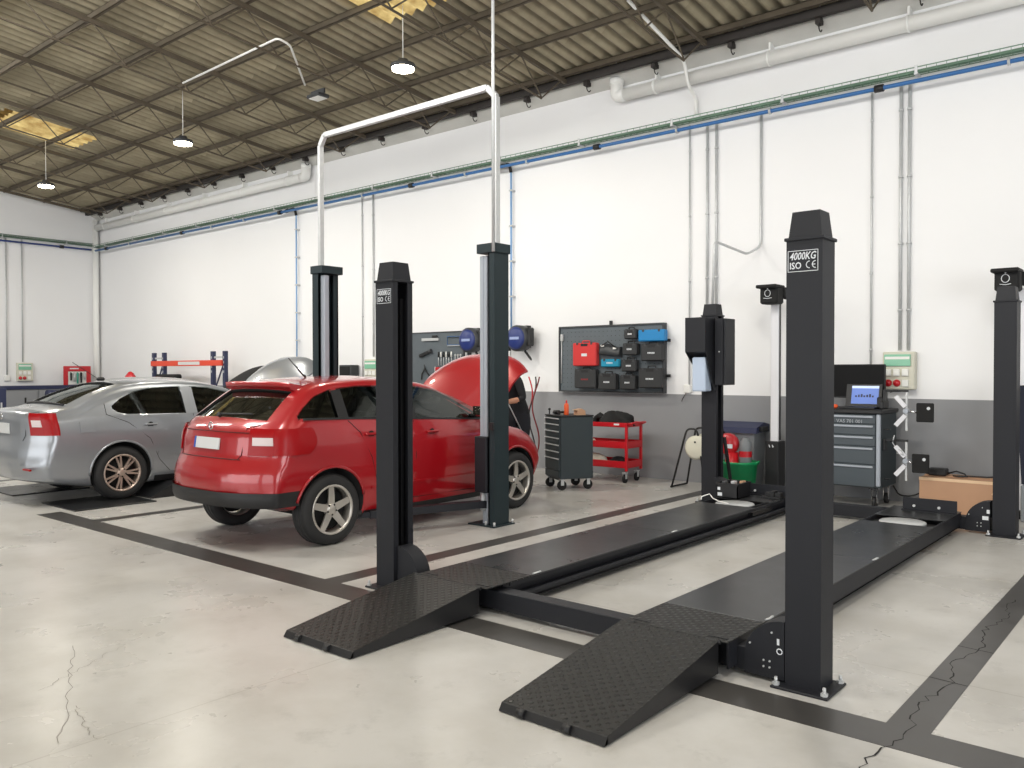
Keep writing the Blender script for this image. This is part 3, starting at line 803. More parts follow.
# ------------------------------------------------------------------ the two-post lift round the red car
tp = thing('two_post_lift', 'dark green-grey two-post lift standing either side of the red car', 'car lift', (-6.7, 6.15, 0))
for s, xo in ((1, -5.255), (-1, -8.07)):
    # s=1: right column (opens towards -x), s=-1: left column (opens towards +x)
    i = -s
    xa, xb = (xo-.075, xo) if s > 0 else (xo, xo+.12)
    y0, y1 = 6.0, (6.21 if s > 0 else 6.28); w = .012; h = 2.62
    m = MB()
    web = (xb-w, xb) if s > 0 else (xa, xa+w)
    m.box(*web, y0+.0201, y1-.0201, .014, h); m.box(xa, xb, y0, y0+.02, .014, h); m.box(xa, xb, y1-.02, y1, .014, h)
    lip = (xa, xa+w) if s > 0 else (xb-w, xb)
    m.box(*lip, y0, y0+.07, .014, h); m.box(*lip, y1-.07, y1, .014, h)
    col = part('column', m, M_green, tp)
    part('column_top', MB().box(xa-(.14 if s > 0 else .02), xb+(.02 if s > 0 else .08), y0-.015, y1+.01, h, 2.71, .004), M_green, col)
    part('base_plate', MB().box(xa-(.24 if s > 0 else .03), xb+(.03 if s > 0 else .24), y0-.04, y1+.06, 0, .014, .003), M_green, col)
    for bx in (xa-.02 if s > 0 else xa+.2, xb+.012 if s > 0 else xb+.15):
        for by in (y0-.02, y1+.04): part('anchor_bolt', MB().cyl((bx, by, .012), (bx, by, .05), .012, n=6), M_galv, col)
    cxa, cxb = (-5.47, -5.375) if s > 0 else (-8.05, -7.885)
    part('carriage_cover', MB().box(cxa, cxb, y0+.03, y0+.10, .85, 2.6, .006).box((cxa+cxb)/2-.004, (cxa+cxb)/2+.004, y0+.026, y0+.03, .85, 2.6).box(xa+.02, xb-.02, y0+.07, y0+.12, .85, 2.6), M_alu, col, 'silver-grey ribbed cover inside the column')
    part('carriage', MB().box(cxa-.03, cxb+.03, y0-.02, y1-.02, .32, .86, .008), M_steel, tp)
    part('column_foot_cover', MB().box(cxa+.02, cxb-.01, y0+.05, y0+.14, .014, .32), M_alu, col)
    # arms lying under the sills
    hx = (cxa+cxb)/2
    for ty, ex in ((4.95, .42), (6.95, .55)):
        a = MB(); bar(a, (hx, 6.12, .20), (hx+i*ex, ty, .20), .09, .07)
        ar = part('swing_arm', a, M_steel, tp)
        b = MB(); bar(b, (hx+i*ex*.6, 6.12+(ty-6.12)*.6, .20), (hx+i*ex*1.15, 6.12+(ty-6.12)*1.15, .20), .065, .05)
        part('arm_extension', b, M_steel, ar)
        part('lifting_pad', MB().cyl((hx+i*ex*1.1, 6.12+(ty-6.12)*1.1, .2), (hx+i*ex*1.1, 6.12+(ty-6.12)*1.1, .25), .06, n=18), M_rubber, ar)
    part('arm_pivot', MB().cyl((hx-.02, 6.05, .14), (hx-.02, 6.05, .36), .03, n=12).cyl((hx+.05, 6.2, .14), (hx+.05, 6.2, .36), .03, n=12), M_galv, tp)
    if s > 0:
        part('control_knob', MB().box(xb-.05, xb, y0-.03, y0, .93, 1.0), M_black, col)
# galvanised conduit bridge between the column tops
cb_ = MB(); pts = [(-8.06, 6.12, 2.70), (-8.06, 6.12, 4.13), (-7.98, 6.12, 4.24), (-5.44, 6.12, 4.24), (-5.33, 6.12, 4.13), (-5.33, 6.12, 2.70)]
for a, b in zip(pts, pts[1:]): bar(cb_, a, b, .045, .055)
part('conduit_bridge', cb_, M_galv, tp, 'galvanised conduit bridging the two columns')
tp['local_shift'] = 0
pipe_thing('conduit', [(-5.235, 5.965, 6.1), (-5.235, 5.965, 2.62)], .016, M_galv, 'thin vertical conduit from the near green column up to the roof', 'conduit')

# ------------------------------------------------------------------ cars
def interp(tab, x):
    if x <= tab[0][0]: return tab[0][1]
    for (a, fa), (b, fb) in zip(tab, tab[1:]):
        if x <= b: return fa+(fb-fa)*(x-a)/(b-a) if b > a else fb
    return tab[-1][1]
def resample(pts, n, smooth=2):
    P = [Vector(p) for p in pts]; D = [0]
    for a, b in zip(P, P[1:]): D.append(D[-1]+(b-a).length)
    out = []; k = 0
    for i in range(n+1):
        d = D[-1]*i/n
        while k < len(P)-2 and D[k+1] < d: k += 1
        t = (d-D[k])/max(1e-9, D[k+1]-D[k]); out.append(P[k].lerp(P[k+1], min(1, t)))
    for _ in range(smooth):
        out = [out[0]]+[(out[i-1]+out[i]*2+out[i+1])/4 for i in range(1, n)]+[out[-1]]
    return out

class Car:
    def __init__(s, U, L, W, length, belt, tumble, rw, fw_, warp=(.24, .34)):
        s.N = 96
        s.U = resample(U, s.N, 3); s.Lc = L; s.W = W; s.len = length; s.belt = belt; s.tum = tumble
        s.yr, s.yf = rw, fw_; s.warp_c = warp
    def bz(s, y): return s.belt[0]+(s.belt[1]-s.belt[0])*y/s.len
    def w(s, y, z):
        b = s.bz(y)
        f = interp([(.16, .90), (.27, .95), (.45, .985), (.60, 1.0), (b-.20, .995), (b-.10, .975), (b, .945)], z) if z <= b else .945-s.tum*(z-b)/.45
        f *= 1-.05*max(0, (y/s.len-.55))/.45-.045*max(0, .9-y)/.9
        return s.W*f
    def warp(s, x, y, z):
        a = (abs(x)/s.W)**3.2
        d0 = max(0, 1-y/1.0); d1 = max(0, 1-(s.len-y)/1.1)
        return Vector((x, y+s.warp_c[0]*a*d0-s.warp_c[1]*a*d1, z))
    def nrm(s, i):
        a = s.U[max(0, i-1)]; b = s.U[min(s.N, i+1)]; t = (b-a).normalized()
        return Vector((t.y, -t.x))       # inward: for +y travel -> -z
    def u_at(s, uf):
        i = min(s.N-1, int(uf)); t = uf-i
        return s.U[i].lerp(s.U[i+1], t), s.nrm(i).lerp(s.nrm(i+1), t).normalized()
    def u_of_y(s, y):   # first index on the roof line whose y passes y
        for i in range(8, s.N):
            if s.U[i+1].x >= y: return i+(y-s.U[i].x)/max(1e-6, s.U[i+1].x-s.U[i].x)
        return s.N
    def u_of_z(s, z):   # on the rear face going up
        for i in range(0, s.N):
            if s.U[i+1].y >= z: return i+(z-s.U[i].y)/max(1e-6, s.U[i+1].y-s.U[i].y)
    R = .065
    def crown(s, i): return .035 if s.nrm(int(i)).y < -.6 else .012
    def top_pt(s, uf, q, off=0.0):
        p, n = s.u_at(uf); wU = s.w(p.x, p.y)-s.R
        x = q*wU; c = s.crown(uf)*abs(q)**2.4
        pp = p+n*(c-off)
        return s.warp(x, pp.x, pp.y)
    def side_pt(s, y, z, sg, off=0.0):
        x = s.w(y, z)+off
        return Vector((sg*x, y, z))
    def body(s):
        rows = []
        qs = [-1, -.9, -.78, -.6, -.4, -.2, 0, .2, .4, .6, .78, .9, 1]
        for i in range(s.N+1):
            U = s.U[i]; n = s.nrm(i); yl = min(max(U.x, .0), s.len)
            zl = interp(s.Lc, yl if U.y > .56 or 0 < i < s.N else yl)
            e = min(i, s.N-i); R = s.R*min(1, .15+e/6)
            # lower outline folds back to meet the upper one at both ends
            c = s.crown(i); wU = s.w(U.x, U.y)-R
            right = []
            for k in range(1, 5):
                a = PI/2*k/4
                p = U+n*(c+R*(1-math.cos(a)))
                right.append(s.warp(wU+R*math.sin(a), p.x, p.y))
            A = U+n*(c+R)
            zA = A.y
            if e < 7: zl = max(zl, U.y-.02-.55*e/7) if e > 0 else U.y-.03
            zb = min(zA-.03, max(s.bz(A.x), zl+.05)); zb = max(zb, zl+.03)
            zz = [zA+(zb-zA)*k/5 for k in range(1, 6)]+[zb+(zl+.04-zb)*k/10 for k in range(1, 11)]
            side = []
            y2 = max(.0, min(s.len, A.x))
            yb_ = U.x
            for k, z in enumerate(zz):
                t = (k+1)/len(zz); y = A.x*(1-t)+yb_*t
                side.append(s.warp(s.w(y, z), y, z))
            wl = s.w(yb_, zl+.04)
            bot = [s.warp(wl-.012, yb_, zl+.012), s.warp(wl-.05, yb_, zl), s.warp(wl*.7, yb_, zl), s.warp(wl*.35, yb_, zl)]
            top = []
            for q in qs:
                x = q*wU; p = U+n*(c*abs(q)**2.4); top.append(s.warp(x, p.x, p.y))
            loop = top+right+side+bot
            cb = s.warp(0, yb_, zl)
            left = [Vector((-v.x, v.y, v.z)) for v in (right+side+bot)]
            rows.append(loop+[cb]+left[::-1])
        mb = MB(); mb.grid(rows, True, True)
        n = len(rows[0])
        mb.f += [list(range(n))[::-1], [s.N*n+k for k in range(n)]]; mb.m += [0, 0]; mb.sm += [False, False]
        return mb
    def patch(s, ys, top, bot, sg, off, nz=6, ny=24):
        rows = []
        for i in range(ny+1):
            y = ys[0]+(ys[1]-ys[0])*i/ny; a, b = interp(top, y), interp(bot, y)
            rows.append([s.side_pt(y, b+(a-b)*k/nz, sg, off) for k in range(nz+1)])
        return rows
    def side_patch(s, mb, ys, top, bot, sg, off, th=.004, nz=6, ny=24):
        """a thin solid lying on the body side"""
        A = s.patch(ys, top, bot, sg, off, nz, ny); B = s.patch(ys, top, bot, sg, off-th, nz, ny)
        mb.grid(A); mb.grid(B)
        ring = lambda R_: R_[0]+[r[-1] for r in R_[1:]]+R_[-1][::-1][1:]+[r[0] for r in R_[::-1][1:-1]]
        ra, rb_ = ring(A), ring(B); mb.grid([ra, rb_], False, True)
    def top_patch(s, mb, u0, u1, q0, q1, off, th=.004, nu=10, nq=14, fn=None):
        def g(o):
            rows = []
            for i in range(nu+1):
                u = u0+(u1-u0)*i/nu
                rows.append([s.top_pt(u, (q0+(q1-q0)*k/nq), o) for k in range(nq+1)])
            return rows
        A = g(off); B = g(off-th)
        if fn: A = [[fn(p) for p in r] for r in A]; B = [[fn(p) for p in r] for r in B]
        mb.grid(A); mb.grid(B)
        ring = lambda R_: R_[0]+[r[-1] for r in R_[1:]]+R_[-1][::-1][1:]+[r[0] for r in R_[::-1][1:-1]]
        mb.grid([ring(A), ring(B)], False, True)
    def prism_cut(s, ys, top, bot, ny=16):
        """solid right through the car for the side windows"""
        lo = []; hi = []
        for i in range(ny+1):
            y = ys[0]+(ys[1]-ys[0])*i/ny; lo.append((y, interp(bot, y))); hi.append((y, interp(top, y)))
        poly = lo+hi[::-1]
        # drop coincident points
        P = []
        for p in poly:
            if not P or (abs(p[0]-P[-1][0])+abs(p[1]-P[-1][1])) > .004: P.append(p)
        if abs(P[0][0]-P[-1][0])+abs(P[0][1]-P[-1][1]) < .004: P.pop()
        return MB().slot(1).prism(P, 'x', -1.2, 1.2)

def cut(obj, mb, use_self=False):
    me = mb.mesh('c', [M_under, M_under])
    bm = bmesh.new(); bm.from_mesh(me); bmesh.ops.remove_doubles(bm, verts=bm.verts, dist=1e-5); bmesh.ops.recalc_face_normals(bm, faces=bm.faces); bm.to_mesh(me); bm.free()
    c = bpy.data.objects.new('c', me); COL.objects.link(c); c.parent = obj
    md = obj.modifiers.new('b', 'BOOLEAN'); md.operation = 'DIFFERENCE'; md.solver = 'EXACT'; md.use_self = use_self; md.object = c
    dg = bpy.context.evaluated_depsgraph_get(); dg.update()
    new = bpy.data.meshes.new_from_object(obj.evaluated_get(dg))
    obj.modifiers.clear()
    if len(new.polygons) > 200:
        old = obj.data; new.name = old.name; obj.data = new
    else: print('BOOLEAN FAILED', len(new.polygons))
    bpy.data.objects.remove(c)

def wheel(parent, c, r, wd, sg, rim_m, style):
    """c centre of the tyre (local), sg +1 outer face towards +x"""
    cx, cy, cz = c; h = wd/2; rr = r*.69
    t = MB().lathe([(rr-.005, -h+.01), (rr+.01, -h), (r-.035, -h-.003), (r-.01, -h+.015), (r, -h+.04), (r, h-.04), (r-.01, h-.015), (r-.035, h+.003), (rr+.01, h), (rr-.005, h-.01), (rr-.01, 0), (rr-.005, -h+.01)], (cx, cy, cz), 'x', 44)
    # tread grooves as raised ribs
    for g in (-.05, 0, .05): t.lathe([(r, g-.014), (r+.004, g-.012), (r+.004, g+.012), (r, g+.014)], (cx, cy, cz), 'x', 44)
    w = part('wheel', t, M_rubber, parent, local=True)
    o = h*sg
    m = MB()
    m.slot(0).lathe([(rr-.002, o-.012*sg), (rr+.006, o-.004*sg), (rr+.004, o+.002*sg), (rr-.012, o), (rr-.018, o-.02*sg), (rr-.02, -o+.02*sg), (rr-.002, -o+.012*sg)], (cx, cy, cz), 'x', 44)
    m.slot(1).lathe([(0, o-.075*sg), (rr-.03, o-.075*sg), (rr-.03, o-.085*sg), (0, o-.085*sg)], (cx, cy, cz), 'x', 30)
    m.slot(0)
    def spoke(a, r0, r1, w0, w1, d0, d1):
        ca, sa = math.cos(a), math.sin(a); v = []
        for (rad, ww, dd) in ((r0, w0, d0), ((r0+r1)/2, w0*.35+w1*.65, (d0+d1)/2-.004), (r1, w1, d1)):
            for k in (-1, 1):
                v.append((cx+(o-dd*sg), cy+rad*ca-k*ww*sa, cz+rad*sa+k*ww*ca)); v.append((cx+(o-(dd+.022)*sg), cy+rad*ca-k*ww*.8*sa, cz+rad*sa+k*ww*.8*ca))
        f = []
        for b in (0, 4): f += [(b, b+2, b+6, b+4), (b+1, b+5, b+7, b+3), (b, b+4, b+5, b+1), (b+2, b+3, b+7, b+6)]
        m.add(v, f)
    if style == 5:
        for k in range(5): spoke(PI/2+2*PI*k/5+.05, .035, rr-.008, .036, .027, .022, .01)
    else:
        for k in range(7):
            for dd in (-.13, .13): spoke(2*PI*k/7+dd, .04, rr-.008, .0125, .0095, .022, .01)
    m.lathe([(0, o-.008*sg), (.028, o-.010*sg), (.05, o-.018*sg), (.058, o-.03*sg), (.058, o-.06*sg)], (cx, cy, cz), 'x', 24)
    rim = part('rim', m, [rim_m, M_under], w, local=True)
    n = MB()
    for k in range(5):
        a = PI/2+.05+PI/5+2*PI*k/5; n.cyl((cx+o-.03*sg, cy+.045*math.cos(a), cz+.045*math.sin(a)), (cx+o-.012*sg, cy+.045*math.cos(a), cz+.045*math.sin(a)), .009, n=6)
    part('lug_nuts', n, M_steel_dk, w, local=True, kind='stuff')
    return w

def seat(parent, x, y, m, rear=False):
    mb = MB(); wd = .25 if not rear else .62
    mb.box(x-wd, x+wd, y, y+.48, .42, .58, .05)
    v0 = [(x-wd*.92, y-.02, .55), (x+wd*.92, y-.02, .55), (x+wd*.92, y+.10, .55), (x-wd*.92, y+.10, .55), (x-wd*.8, y-.24, 1.12), (x+wd*.8, y-.24, 1.12), (x+wd*.8, y-.15, 1.12), (x-wd*.8, y-.15, 1.12)]
    mb.add(v0, [(0, 1, 2, 3), (4, 7, 6, 5), (0, 4, 5, 1), (1, 5, 6, 2), (2, 6, 7, 3), (3, 7, 4, 0)])
    for hx in ([x] if not rear else [x-.36, x+.36]): mb.box(hx-.11, hx+.11, y-.30, y-.20, 1.10, 1.27 if not rear else 1.19, .03)
    return part('rear_bench' if rear else 'seat', mb, m, parent, local=True)

def car_build(name, label, loc, C, paint, spec):
    root = thing(name, label, 'car', loc)
    body_mb = C.body()
    body = part('body', body_mb, [paint, M_under], root, local=True)
    md = body.modifiers.new('r', 'REMESH'); md.mode = 'VOXEL'; md.voxel_size = .022; md.use_smooth_shade = True
    md = body.modifiers.new('s', 'SMOOTH'); md.factor = .5; md.iterations = 9
    dg = bpy.context.evaluated_depsgraph_get(); dg.update()
    body.data = bpy.data.meshes.new_from_object(body.evaluated_get(dg)); body.modifiers.clear(); body.data.name = 'body'
    if len(body.data.materials) < 2:
        body.data.materials.clear(); body.data.materials.append(paint); body.data.materials.append(M_under)
    wells = spec['wheel_r']
    for yw in (C.yr, C.yf):
        for sg in (-1, 1):
            c = MB().slot(1); c.cyl((sg*(C.W-.24), yw, spec['wz']+.015), (sg*(C.W+.3), yw, spec['wz']+.015), wells+.045, n=40); c.m = [1]*len(c.m)
            cut(body, c)
    if spec.get('full', True):
        # cabin cavity
        y0, y1 = spec['cabin']; rows = []
        for i in range(15):
            y = y0+(y1-y0)*i/14; u = C.u_of_y(y); p, n = C.u_at(u)
            zt = p.y-.075; b = C.bz(y); wf_ = C.w(y, zt)-.06; wb_ = C.w(y, b)-.055
            zt = max(zt, b+.03)
            rows.append([C.warp(x, y, z) for (x, z) in ((-wb_+.03, .68), (wb_-.03, .68), (wb_, b), (wf_, zt), (0, zt+.015), (-wf_, zt), (-wb_, b))])
        cv = MB().slot(1).grid(rows, False, True); n = 7; k = len(rows)-1
        cv.f += [list(range(n))[::-1], [k*n+j for j in range(n)]]; cv.m += [1, 1]; cv.sm += [False, False]
        cut(body, cv)
        for (ys, top, bot) in spec['windows']: cut(body, C.prism_cut(ys, top, bot))
        for (u0, u1, q) in (spec['rear_glass'], spec['windscreen']):
            g = MB().slot(1); C.top_patch(g, C.u_of_y(u0), C.u_of_y(u1), -q, q, .1, .26); cut(body, g)
        if spec.get('bonnet'):
            b0, b1 = spec['bonnet']; g = MB().slot(1); C.top_patch(g, C.u_of_y(b0)+.6, C.u_of_y(b1)-1.0, -.86, .86, .05, .36, 8, 10); cut(body, g)
    # glass
    if spec.get('full', True):
        for (ys, top, bot) in spec['windows']:
            e = .012; ys2 = (ys[0]-e, ys[1]+e); t2 = [(a, b+e) for a, b in top]; b2 = [(a, b-e) for a, b in bot]
            for sg in (-1, 1):
                g = MB(); g.grid(C.patch(ys2, t2, b2, sg, -.022)); part('side_window', g, M_glass, root, local=True)
        for nm, (u0, u1, q) in (('rear_window', spec['rear_glass']), ('windscreen', spec['windscreen'])):
            g = MB(); A = []
            for i in range(11):
                u = C.u_of_y(u0)+(C.u_of_y(u1)-C.u_of_y(u0))*i/10; A.append([C.top_pt(u, -q-.01+(2*q+.02)*k/14, -.02) for k in range(15)])
            g.grid(A); part(nm, g, M_glass, root, local=True)
        seat(root, -.36, spec['seat_y'], M_blackm); seat(root, .36, spec['seat_y'], M_blackm); seat(root, 0, spec['seat_y']-.85+spec.get('bench_dy', 0), M_blackm, True)
        part('dashboard', MB().box(-.62, .62, spec['seat_y']+.95, spec['seat_y']+1.25, .6, .9, .08), M_blackm, root, local=True)
        sw = MB(); sw.tube([(-.36+.17*math.cos(a), spec['seat_y']+.82+.06*math.sin(a), .88+.16*math.sin(a)) for a in [2*PI*k/20 for k in range(20)]], .014, 6, closed=True)
        part('steering_wheel', sw, M_black, root, local=True)
    # wheels
    for yw in (C.yr, C.yf):
        for sg in (-1, 1):
            wheel(root, (sg*(C.W-.105), yw, spec['wz']), spec['wheel_r'], .19, sg, spec['rim'], spec['style'])
            # lip round the arch
            m = MB(); R_ = wells+.05; pts = []
            a0 = math.asin((spec['wz']-.27)/R_)
            for k in range(25):
                a = -a0*.4+(PI+a0*.8)*k/24
                y, z = yw+R_*math.cos(a), spec['wz']+.015+R_*math.sin(a)
                d = C.side_pt(y, z, sg, .0); # side_pt warps y; keep the arch round
                if z > spec.get('lip_z', .30): pts.append((sg*(C.w(y, z)-.002), y, z))
            m.tube(pts, .013, 6); part('arch_lip', m, paint, root, local=True)
    return root, body

def tail_lights(C, root, z0, z1, q0, ylen, inner=True):
    for sg in (-1, 1):
        m = MB().slot(0)
        u0, u1 = C.u_of_z(z0), C.u_of_z(z1)
        C.top_patch(m, u0, u1, sg*q0, sg*1.0, .010, .012, 6, 6)
        # round the corner and along the side
        rows = []
        for i in range(7):
            z = z0+(z1-z0)*i/6; y_in = C.u_at(C.u_of_z(z))[0].x
            row = []
            for k in range(5):
                a = PI/2*k/4
                row.append(C.warp(sg*(C.w(y_in, z)-C.R+(C.R+.008)*math.sin(a)), y_in+.012+(C.R+.008)*(1-math.cos(a))-.008, z))
            Ls = ylen*(1-.25*((i-3.2)/3)**2)
            yc = row[-1].y
            for k in range(1, 7): row.append(C.side_pt(yc+Ls*k/6, z, sg, .008*(1-k/7)))
            rows.append(row)
        m.grid(rows)
        t = part('tail_light', m, M_redred, root, local=True)
        if inner:
            w = MB(); C.top_patch(w, u0+(u1-u0)*.36, u0+(u1-u0)*.64, sg*(q0+.05), sg*.99, .016, .01, 3, 5)
            part('reversing_lens', w, M_clearlens, t, local=True, label='clear reversing light lens')

def plate(C, root, z0, z1, hw, blue=True):
    u0, u1 = C.u_of_z(z0), C.u_of_z(z1)
    m = MB(); C.top_patch(m, u0, u1, -hw, hw, .014, .01, 2, 6); p = part('number_plate', m, M_plate, root, local=True)
    if blue:
        m = MB(); C.top_patch(m, u0, u1, -hw, -hw*.86, .016, .004, 2, 2); part('plate_band', m, M_eurblue, p, local=True)

def seam(C, root, pts, sg, w=.006):
    m = MB(); P = [C.side_pt(y, z, sg, .002) for y, z in pts]; m.tube(P, w*.5, 4); part('door_seam', m, M_under, root, local=True)
def handle(C, root, y, z, sg, paint):
    m = MB(); c = C.side_pt(y, z, sg, 0); m.lathe([(0, 0), (.035, 0.001)], c, 'x', 14)
    h = part('door_handle', MB().box(c.x-.004, c.x+sg*.028, c.y-.075, c.y+.075, c.z-.011, c.z+.013, .008), paint, root, local=True)
    part('handle_recess', MB().lathe([(0, .003*sg), (.036, .003*sg)], (c.x, c.y, c.z-.005), 'x', 16), M_under, h, local=True)
def mirror(C, root, y, z, paint):
    for sg in (-1, 1):
        x = C.w(y, z)
        m = MB(); m.box(sg*(x+.03), sg*(x+.19), y-.05, y+.06, z-.01, z+.11, .03); m2 = part('door_mirror', m, paint, root, local=True)
        part('mirror_arm', MB().box(sg*(x-.03), sg*(x+.06), y-.02, y+.04, z-.015, z+.02, .01), M_black, m2, local=True)
        part('mirror_glass', MB().box(sg*(x+.045), sg*(x+.175), y-.053, y-.049, z+.005, z+.095), M_chrome, m2, local=True)
def badge(C, root, z):
    c = C.top_pt(C.u_of_z(z), 0, .012)
    m = MB(); m.lathe([(.022, 0), (.032, -.006), (.036, 0)], c, 'y', 20)
    b = part('badge', m, M_chrome, root, local=True)
    part('badge_centre', MB().tube([(c.x-.012, c.y-.004, c.z-.01), (c.x+.004, c.y-.006, c.z+.002), (c.x+.014, c.y-.004, c.z+.012)], .004, 5), M_chrome, b, local=True)
def lift_bonnet(C, root, b0, b1, ang, paint, stay=True):
    hy, hz = C.u_at(C.u_of_y(b0))[0].x, C.u_at(C.u_of_y(b0))[0].y+.01
    ca, sa = math.cos(ang), math.sin(ang)
    def rot(p): y, z = p.y-hy, p.z-hz; return Vector((p.x, hy+y*ca-z*sa, hz+y*sa+z*ca))
    m = MB(); C.top_patch(m, C.u_of_y(b0), C.u_of_y(b1), -.97, .97, .012, .022, 14, 18, rot)
    b = part('bonnet', m, paint, root, local=True, label='raised bonnet')
    m = MB(); C.top_patch(m, C.u_of_y(b0)+.6, C.u_of_y(b1)-1, -.8, .8, -.012, .015, 8, 8, rot)
    part('bonnet_lining', m, M_blackm, b, local=True)
    e0 = C.top_pt(C.u_of_y(b1)-1.5, .8, -.05); e1 = rot(C.top_pt(C.u_of_y(b0+.45), .8, 0))
    part('bonnet_stay', MB().tube([e0, e1], .007, 6), M_galv, b, local=True)
    # what lies in the engine bay
    part('engine', MB().box(-.3, .25, b0+.18, b1-.25, .5, .76, .04).box(-.2, .15, b0+.25, b1-.35, .76, .82, .02), M_black, root, local=True)
    part('battery', MB().box(.32, .52, b0+.2, b0+.42, .5, .78, .01), M_darkgrey, root, local=True)
    part('coolant_tank', MB().box(-.55, -.38, b0+.2, b0+.4, .55, .8, .04), M_cream, root, local=True)

def lower_patch(C, root, name, m_, y0, y1, z0f, th=.012, label=None):
    pass

# --- the red hatchback
Cr = Car(U=[(0, .50), (-.005, .62), (.02, .71), (.085, .745), (.09, .80), (.095, .92), (.12, 1.03), (.20, 1.085), (.42, 1.235), (.64, 1.375), (.78, 1.415), (1.05, 1.44), (1.5, 1.452), (1.95, 1.43), (2.2, 1.385), (2.6, 1.18), (2.98, .99), (3.2, .955), (3.6, .88), (3.82, .79), (3.94, .66), (3.98, .52)],
         L=[(0, .41), (.15, .37), (.45, .30), (.8, .24), (1.15, .19), (3, .18), (3.6, .2), (3.85, .24), (3.98, .34)], W=.825, length=3.98, belt=(1.10, .98), tumble=.27, rw=.79, fw_=3.27, warp=(.29, .34))
win_top = [(.50, 1.11), (.58, 1.18), (.72, 1.27), (.9, 1.325), (1.2, 1.35), (1.9, 1.345), (2.2, 1.30), (2.5, 1.19), (2.85, 1.02)]
win_bot = [(.50, 1.095), (1.0, 1.085), (2.0, 1.04), (2.85, 1.0)]
def sub(ys): return (ys, win_top, win_bot)
red, rbody = car_build('red_hatchback', 'red hatchback with five-spoke alloys and raised bonnet between green lift columns', (-6.605, 3.72, 0), Cr, M_carred,
    dict(wheel_r=.305, wz=.305, cabin=(.42, 2.78), windows=[sub((.50, .90)), sub((.98, 1.70)), sub((1.80, 2.82))], rear_glass=(.225, .58, .83), windscreen=(2.24, 2.94, .86), bonnet=(3.02, 3.86), rim=M_alloy, style=5, seat_y=1.55, lip_z=.36))
lift_bonnet(Cr, red, 3.0, 3.90, math.radians(64), M_carred)
tail_lights(Cr, red, .80, 1.02, .73, .25)
plate(Cr, red, .835, .93, .27)
badge(Cr, red, 1.02)
mirror(Cr, red, 2.62, 1.04, M_carred)
for sg in (-1, 1):
    seam(Cr, red, [(.98, 1.06), (1.10, .95), (1.22, .72), (1.28, .50), (1.36, .32)], sg)
    seam(Cr, red, [(1.76, 1.03), (1.76, .70), (1.74, .30)], sg)
    seam(Cr, red, [(2.78, .98), (2.80, .70), (2.72, .42), (2.66, .30)], sg)
    seam(Cr, red, [(1.36, .305), (2.66, .29)], sg)
    handle(Cr, red, 1.22, .93, sg, M_carred); handle(Cr, red, 1.98, .91, sg, M_carred)
    m = MB(); Cr.side_patch(m, (1.69, 1.81), win_top, win_bot, sg, .003); part('door_pillar_trim', m, M_black, red, local=True)
    m = MB(); Cr.side_patch(m, (.885, .995), win_top, win_bot, sg, .003); part('door_pillar_trim', m, M_black, red, local=True)
    m = MB(); t_ = [(y, z) for y, z in win_bot]; Cr.side_patch(m, (.52, 2.8), [(y, z+.004) for y, z in win_bot], [(y, z-.014) for y, z in win_bot], sg, .004, nz=2); part('window_seal', m, M_black, red, local=True)
    m = MB(); Cr.side_patch(m, (1.22, 2.86), [(0, .47), (4, .45)], [(0, .445), (4, .425)], sg, .006, .006, 2); part('side_moulding', m, M_carred, red, local=True)
    m = MB(); Cr.side_patch(m, (1.16, 2.9), [(0, .245), (4, .245)], [(0, .19), (4, .19)], sg, .003, .01, 2); part('sill_trim', m, M_black, red, local=True)
# spoiler at the top of the tailgate
m = MB(); uS = Cr.u_of_y(.68)
rows = []
for k in range(19):
    q = -.9+1.8*k/18; a = Cr.top_pt(uS+3, q, .004); b = Cr.top_pt(uS, q, .0)
    tip = Cr.warp(b.x, .545, 1.405-.02*abs(q)**3); low = Cr.warp(b.x, .555, 1.355-.02*abs(q)**3); l2 = Cr.warp(b.x, .61, 1.335-.02*abs(q)**3)
    rows.append([a, b+Vector((0, 0, .008)), tip, low, l2])
m.grid([list(r) for r in zip(*rows)]); m.add(rows[0], [(0, 1, 2, 3, 4)]); m.add(rows[-1], [(0, 1, 2, 3, 4)]); part('spoiler', m, M_carred, red, local=True)
# tailgate edges, wiper, antenna, bumper details
m = MB(); uu = Cr.u_of_z(.985); m.tube([Cr.top_pt(uu, -.9+1.8*k/16, .001) for k in range(17)], .004, 4); part('tailgate_crease', m, mat('dark_red_gap', (70, 6, 10), .6), red, local=True)
for sg in (-1, 1):
    m = MB(); m.tube([Cr.top_pt(Cr.u_of_z(z), sg*q, .001) for z, q in ((.765, .60), (.80, .64), (1.03, .66), (1.06, .80))], .004, 4); part('tailgate_gap', m, MATS['dark_red_gap'], red, local=True)
m = MB(); m.tube([Cr.top_pt(Cr.u_of_z(.765), -.64+1.28*k/12, .001) for k in range(13)], .005, 4); part('tailgate_gap', m, MATS['dark_red_gap'], red, local=True)
m = MB(); a = Cr.top_pt(Cr.u_of_y(.235), 0, .02); b = Cr.top_pt(Cr.u_of_y(.25), .62, .03); m.tube([a, b], .009, 6); m.cyl(a-Vector((0, 0, .015)), a+Vector((0, -.03, .0)), .02, n=10); part('rear_wiper', m, M_black, red, local=True)
m = MB(); m.tube([(.12, 1.02, 1.44), (.12, .99, 1.46), (.08, .86, 1.615)], [.012, .008, .004], 6); part('roof_antenna', m, M_black, red, local=True)
